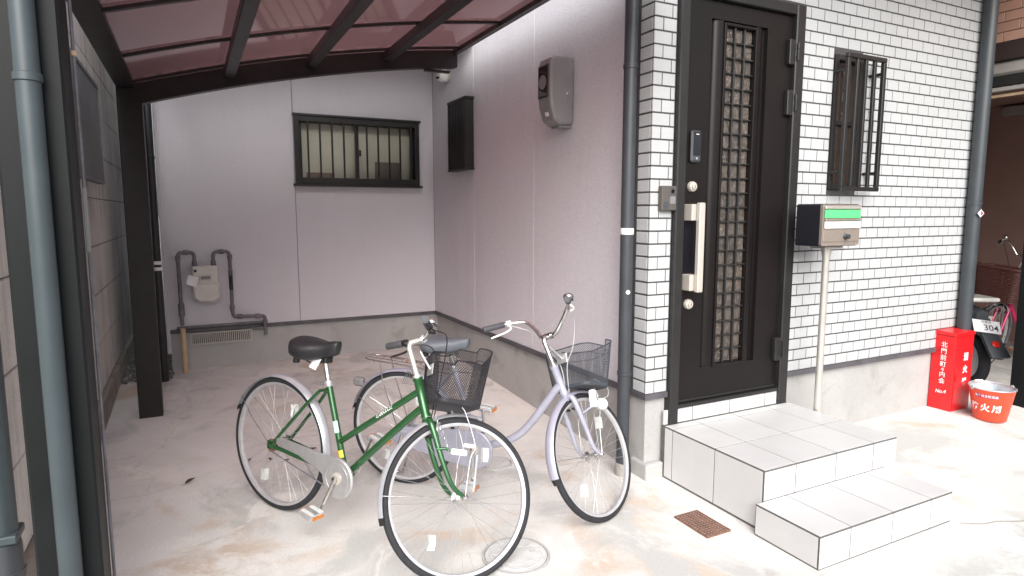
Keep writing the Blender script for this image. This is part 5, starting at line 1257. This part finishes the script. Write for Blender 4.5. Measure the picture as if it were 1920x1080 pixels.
# rear carrier
rk = part(MB().tube(cr([(0.150,-0.060,0.690),(-0.02,-0.064,0.702),(-0.18,-0.062,0.708),(-0.225,-0.035,0.712),(-0.225,0.035,0.712),(-0.18,0.062,0.708),(-0.02,0.064,0.702),(0.150,0.060,0.690)],5),0.0045,8), 'rear_carrier', 'chrome')
for y in (-0.025, 0.025): part(MB().tube([(0.20,y,0.690),(0.0,y,0.707),(-0.222,y,0.716)],0.0036,8), 'carrier_rail', 'chrome', parent=rk)
for x in (-0.16, -0.03, 0.10): part(MB().tube([(x,-0.062,0.700),(x,0.062,0.700)],0.0036,8), 'carrier_crossbar', 'chrome', parent=rk)
for s in (-1,1): part(MB().tube([(-0.12,s*0.062,0.702),(-0.10,s*0.068,0.60),(0.0,s*0.064,0.325)],0.0036,8), 'carrier_strut', 'chrome', parent=rk)
part(MB().tube(cr([(0.02,-0.025,0.715),(0.06,0,0.722),(0.02,0.025,0.715)],4),0.006,8), 'spring_clip', 'rust', parent=rk)
# tail lamp, mud guard net
part(MB().cbox(-0.322,-0.258,-0.022,0.022,0.532,0.582,0.010), 'tail_reflector', 'grey_box', None)
net = MB()
for i in range(8): net.tube([(0.035+0.011*i,-0.034,0.660),(0.005+0.011*i,-0.036,0.590)],0.0016,5)
net.tube([(0.00,-0.036,0.59),(0.085,-0.036,0.59)],0.002,5).tube([(0.03,-0.034,0.66),(0.115,-0.034,0.66)],0.002,5)
part(net, 'skirt_guard', 'chrome', None)
# dynamo lamp on the fork
lp = part(MB().cbox(1.030,1.062,-0.098,-0.066,0.560,0.650,0.006), 'dynamo', 'white_plastic', None, steer=True)
part(MB().lathe([(0.012,0),(0.030,0.02),(0.033,0.045),(0.030,0.052),(0.010,0.056)], (1.07,-0.085,0.578), (1,-0.1,0.0), 22), 'head_lamp', 'clear', 40, parent=lp)
part(MB().tube(cr([(0.985,-0.052,0.53),(1.01,-0.06,0.545),(1.04,-0.075,0.565)],4),0.006,8), 'lamp_bracket', 'lilac', parent=lp)
part(MB().tube(cr([(1.06,-0.09,0.60),(1.15,-0.10,0.62),(1.18,-0.08,0.68),(1.12,-0.05,0.72)],6),0.002,6), 'lamp_wire', 'cable_grey', steer=True)

# the neighbour's bicycle in the garage
wrim = lambda X, Y: (0.02 if X > 0 else -0.01)
hx, hy = 6.88, 3.29
th_ = rad(172)
sp_pink = dict(sp_lilac); sp_pink.update(paint='pink', fender='fender', o=(hx-1.09*math.cos(th_), hy-1.09*math.sin(th_), gz(hx,hy)+0.006), head=th_, lean=-0.03, pitch=0.0, steer=rad(12), sad_mat='saddle', guard_mat='alloy', stand='double', stem_mat='chrome', quill=0.30, clamp=(0.780,0,1.090), bars=[(0.780,0,1.09),(0.784,-0.05,1.096),(0.792,-0.095,1.16),(0.780,-0.145,1.21),(0.742,-0.190,1.216),(0.694,-0.225,1.208),(0.602,-0.292,1.182)],
    lever_mat='alloy', cable='cable', basket=gold(kind='wicker', mat='wicker', c=(1.06,0,0), z=(0.690,0.985), ab=0.145, bb=0.165, at=0.195, bt=0.215, rim=wrim, lean=0.03))
root, part, ST, ap, ax, fh, Mx = make_bike('magenta bicycle with brown wicker basket inside the garage', sp_pink)

# ================================================================ SCOOTER IN THE GARAGE
sx, sy = 6.0, 2.94
t = thing('scooter', 'grey and white motor scooter with number plate parked behind the red box', 'scooter', (sx, sy, gz(sx,sy)+0.004))
t.rotation_euler = (0, rad(0), rad(58)); 
def sp_(mb, name, mat, smooth=40, bevel=0, parent=None): return mb.build(name, mat, parent or t, smooth, bevel=bevel)
def swheel(x):
    w = sp_(MB().lathe([(0.19+0.045*math.cos(a),0.042*math.sin(a)) for a in [2*math.pi*i/14 for i in range(14)]], (x,0,0.235), (0,1,0), 48, closed=True), 'wheel', 'tyre')
    sp_(MB().lathe([(0.02,-0.05),(0.10,-0.035),(0.155,-0.03),(0.155,0.03),(0.10,0.035),(0.02,0.05)], (x,0,0.235), (0,1,0), 32), 'rim', 'alloy', parent=w)
swheel(0.09); swheel(1.32)
rings = []
for x, w_, z0, z1 in ((-0.02,0.05,0.60,0.68),(0.10,0.105,0.50,0.70),(0.30,0.135,0.42,0.72),(0.50,0.14,0.36,0.72),(0.62,0.12,0.30,0.66),(0.66,0.11,0.26,0.34)):
    rings.append([(x, w_*math.cos(a)*1.0, (z0+z1)/2+(z1-z0)/2*math.copysign(abs(math.sin(a))**0.7, math.sin(a))) for a in [2*math.pi*k/18 for k in range(18)]])
sp_(MB().loft(rings), 'rear_cowl', 'scooter')
rings = [[(x, w_*math.cos(a), zc+0.045*math.copysign(abs(math.sin(a))**0.6, math.sin(a))) for a in [2*math.pi*k/16 for k in range(16)]] for x, w_, zc in ((0.29,0.08,0.745),(0.34,0.125,0.755),(0.45,0.13,0.755),(0.60,0.11,0.745),(0.68,0.06,0.735))]
sp_(MB().loft(rings), 'seat', 'saddle')
sp_(MB().cbox(-0.03,0.26,-0.13,0.13,0.755,0.790,0.012), 'carrier_lid', 'scooter_white', None)
for s in (-1,1): sp_(MB().tube([(0.0,s*0.10,0.755),(0.05,s*0.09,0.70),(0.15,s*0.08,0.66)],0.009,8), 'carrier_leg', 'chrome')
mf = sp_(MB().add([(-0.02,-0.06,0.62),(-0.02,0.06,0.62),(-0.30,0.075,0.34),(-0.30,-0.075,0.34),(0.02,-0.06,0.60),(0.02,0.06,0.60),(-0.27,0.07,0.32),(-0.27,-0.07,0.32)], [(0,1,2,3),(7,6,5,4),(0,4,5,1),(1,5,6,2),(2,6,7,3),(3,7,4,0)]), 'rear_mudguard', 'scooter', None, bevel=0.006)
pm_ = frame_mtx((-0.115,0.02,0.56), (0,-1,0), (0.62,0,0.78)) @ Matrix.Rotation(rad(-9),4,'Z')
pl = sp_(MB().box(-0.105,0.105,-0.060,0.060,0,0.003,pm_), 'number_plate', 'paper', None, bevel=0.004)
lettering('304', 0.078, 'ink_black', pl, pm_ @ Matrix.Translation((0.030,-0.014,0.0045)), bold=0.0004)
lettering('京都市', 0.026, 'ink_black', pl, pm_ @ Matrix.Translation((0.0,0.040,0.0045)))
lettering('い', 0.034, 'teal', pl, pm_ @ Matrix.Translation((-0.080,-0.010,0.0045)), bold=0.001)
sp_(MB().lathe([(0.030,0),(0.030,0.008),(0.020,0.012)], (-0.215,0,0.428), (-0.75,0,0.62), 20), 'rear_reflector', 'redplastic')
sp_(MB().tube([(-0.10,-0.12,0.33),(0.05,-0.125,0.31),(0.30,-0.12,0.27),(0.45,-0.10,0.24)],[0.055,0.060,0.055,0.02],16), 'muffler', 'scooter_black')
sp_(MB().cbox(0.12,0.52,0.02,0.13,0.20,0.36,0.02), 'engine', 'scooter_black', None)
sp_(MB().cbox(0.60,1.02,-0.13,0.13,0.24,0.285,0.012), 'footboard', 'scooter', None)
sp_(MB().add([(1.00,-0.16,0.26),(1.00,0.16,0.26),(1.10,0.19,0.75),(1.10,-0.19,0.75),(1.06,-0.14,0.26),(1.06,0.14,0.26),(1.18,0.15,0.78),(1.18,-0.15,0.78)], [(0,1,2,3),(7,6,5,4),(0,4,5,1),(1,5,6,2),(2,6,7,3),(3,7,4,0)]), 'leg_shield', 'scooter_white', None, bevel=0.02)
sp_(MB().tube([(1.12,0,0.74),(1.05,0,0.98)],0.03,12), 'steering_column', 'scooter')
sp_(MB().tube(cr([(0.93,-0.30,1.00),(1.02,-0.16,1.00),(1.05,0,0.98),(1.02,0.16,1.00),(0.93,0.30,1.00)],5),0.013,10), 'handlebar', 'scooter_black')
sp_(MB().lathe([(0.03,0),(0.075,0.03),(0.08,0.08),(0.06,0.10)], (1.06,0,0.93), (1,0,0.1), 22), 'headlamp', 'clear')
for s in (-1,1): sp_(MB().tube([(1.14,s*0.07,0.70),(1.32,s*0.07,0.235)],0.016,10), 'fork_leg', 'alloy')
rings = []
for i in range(15):
    a = rad(30+130*i/14); rings.append([(1.32+(0.255-0.012*q*q+e)*math.cos(a), 0.06*q, 0.235+(0.255-0.012*q*q+e)*math.sin(a)) for e, qs in ((0,(-1,-0.5,0,0.5,1)),(-0.006,(1,0.5,0,-0.5,-1))) for q in qs])
sp_(MB().loft(rings), 'front_mudguard', 'scooter_white')
sp_(MB().tube([(0.62,0.0,0.245),(0.60,0.16,0.012)],0.010,8), 'side_stand', 'scooter_black')
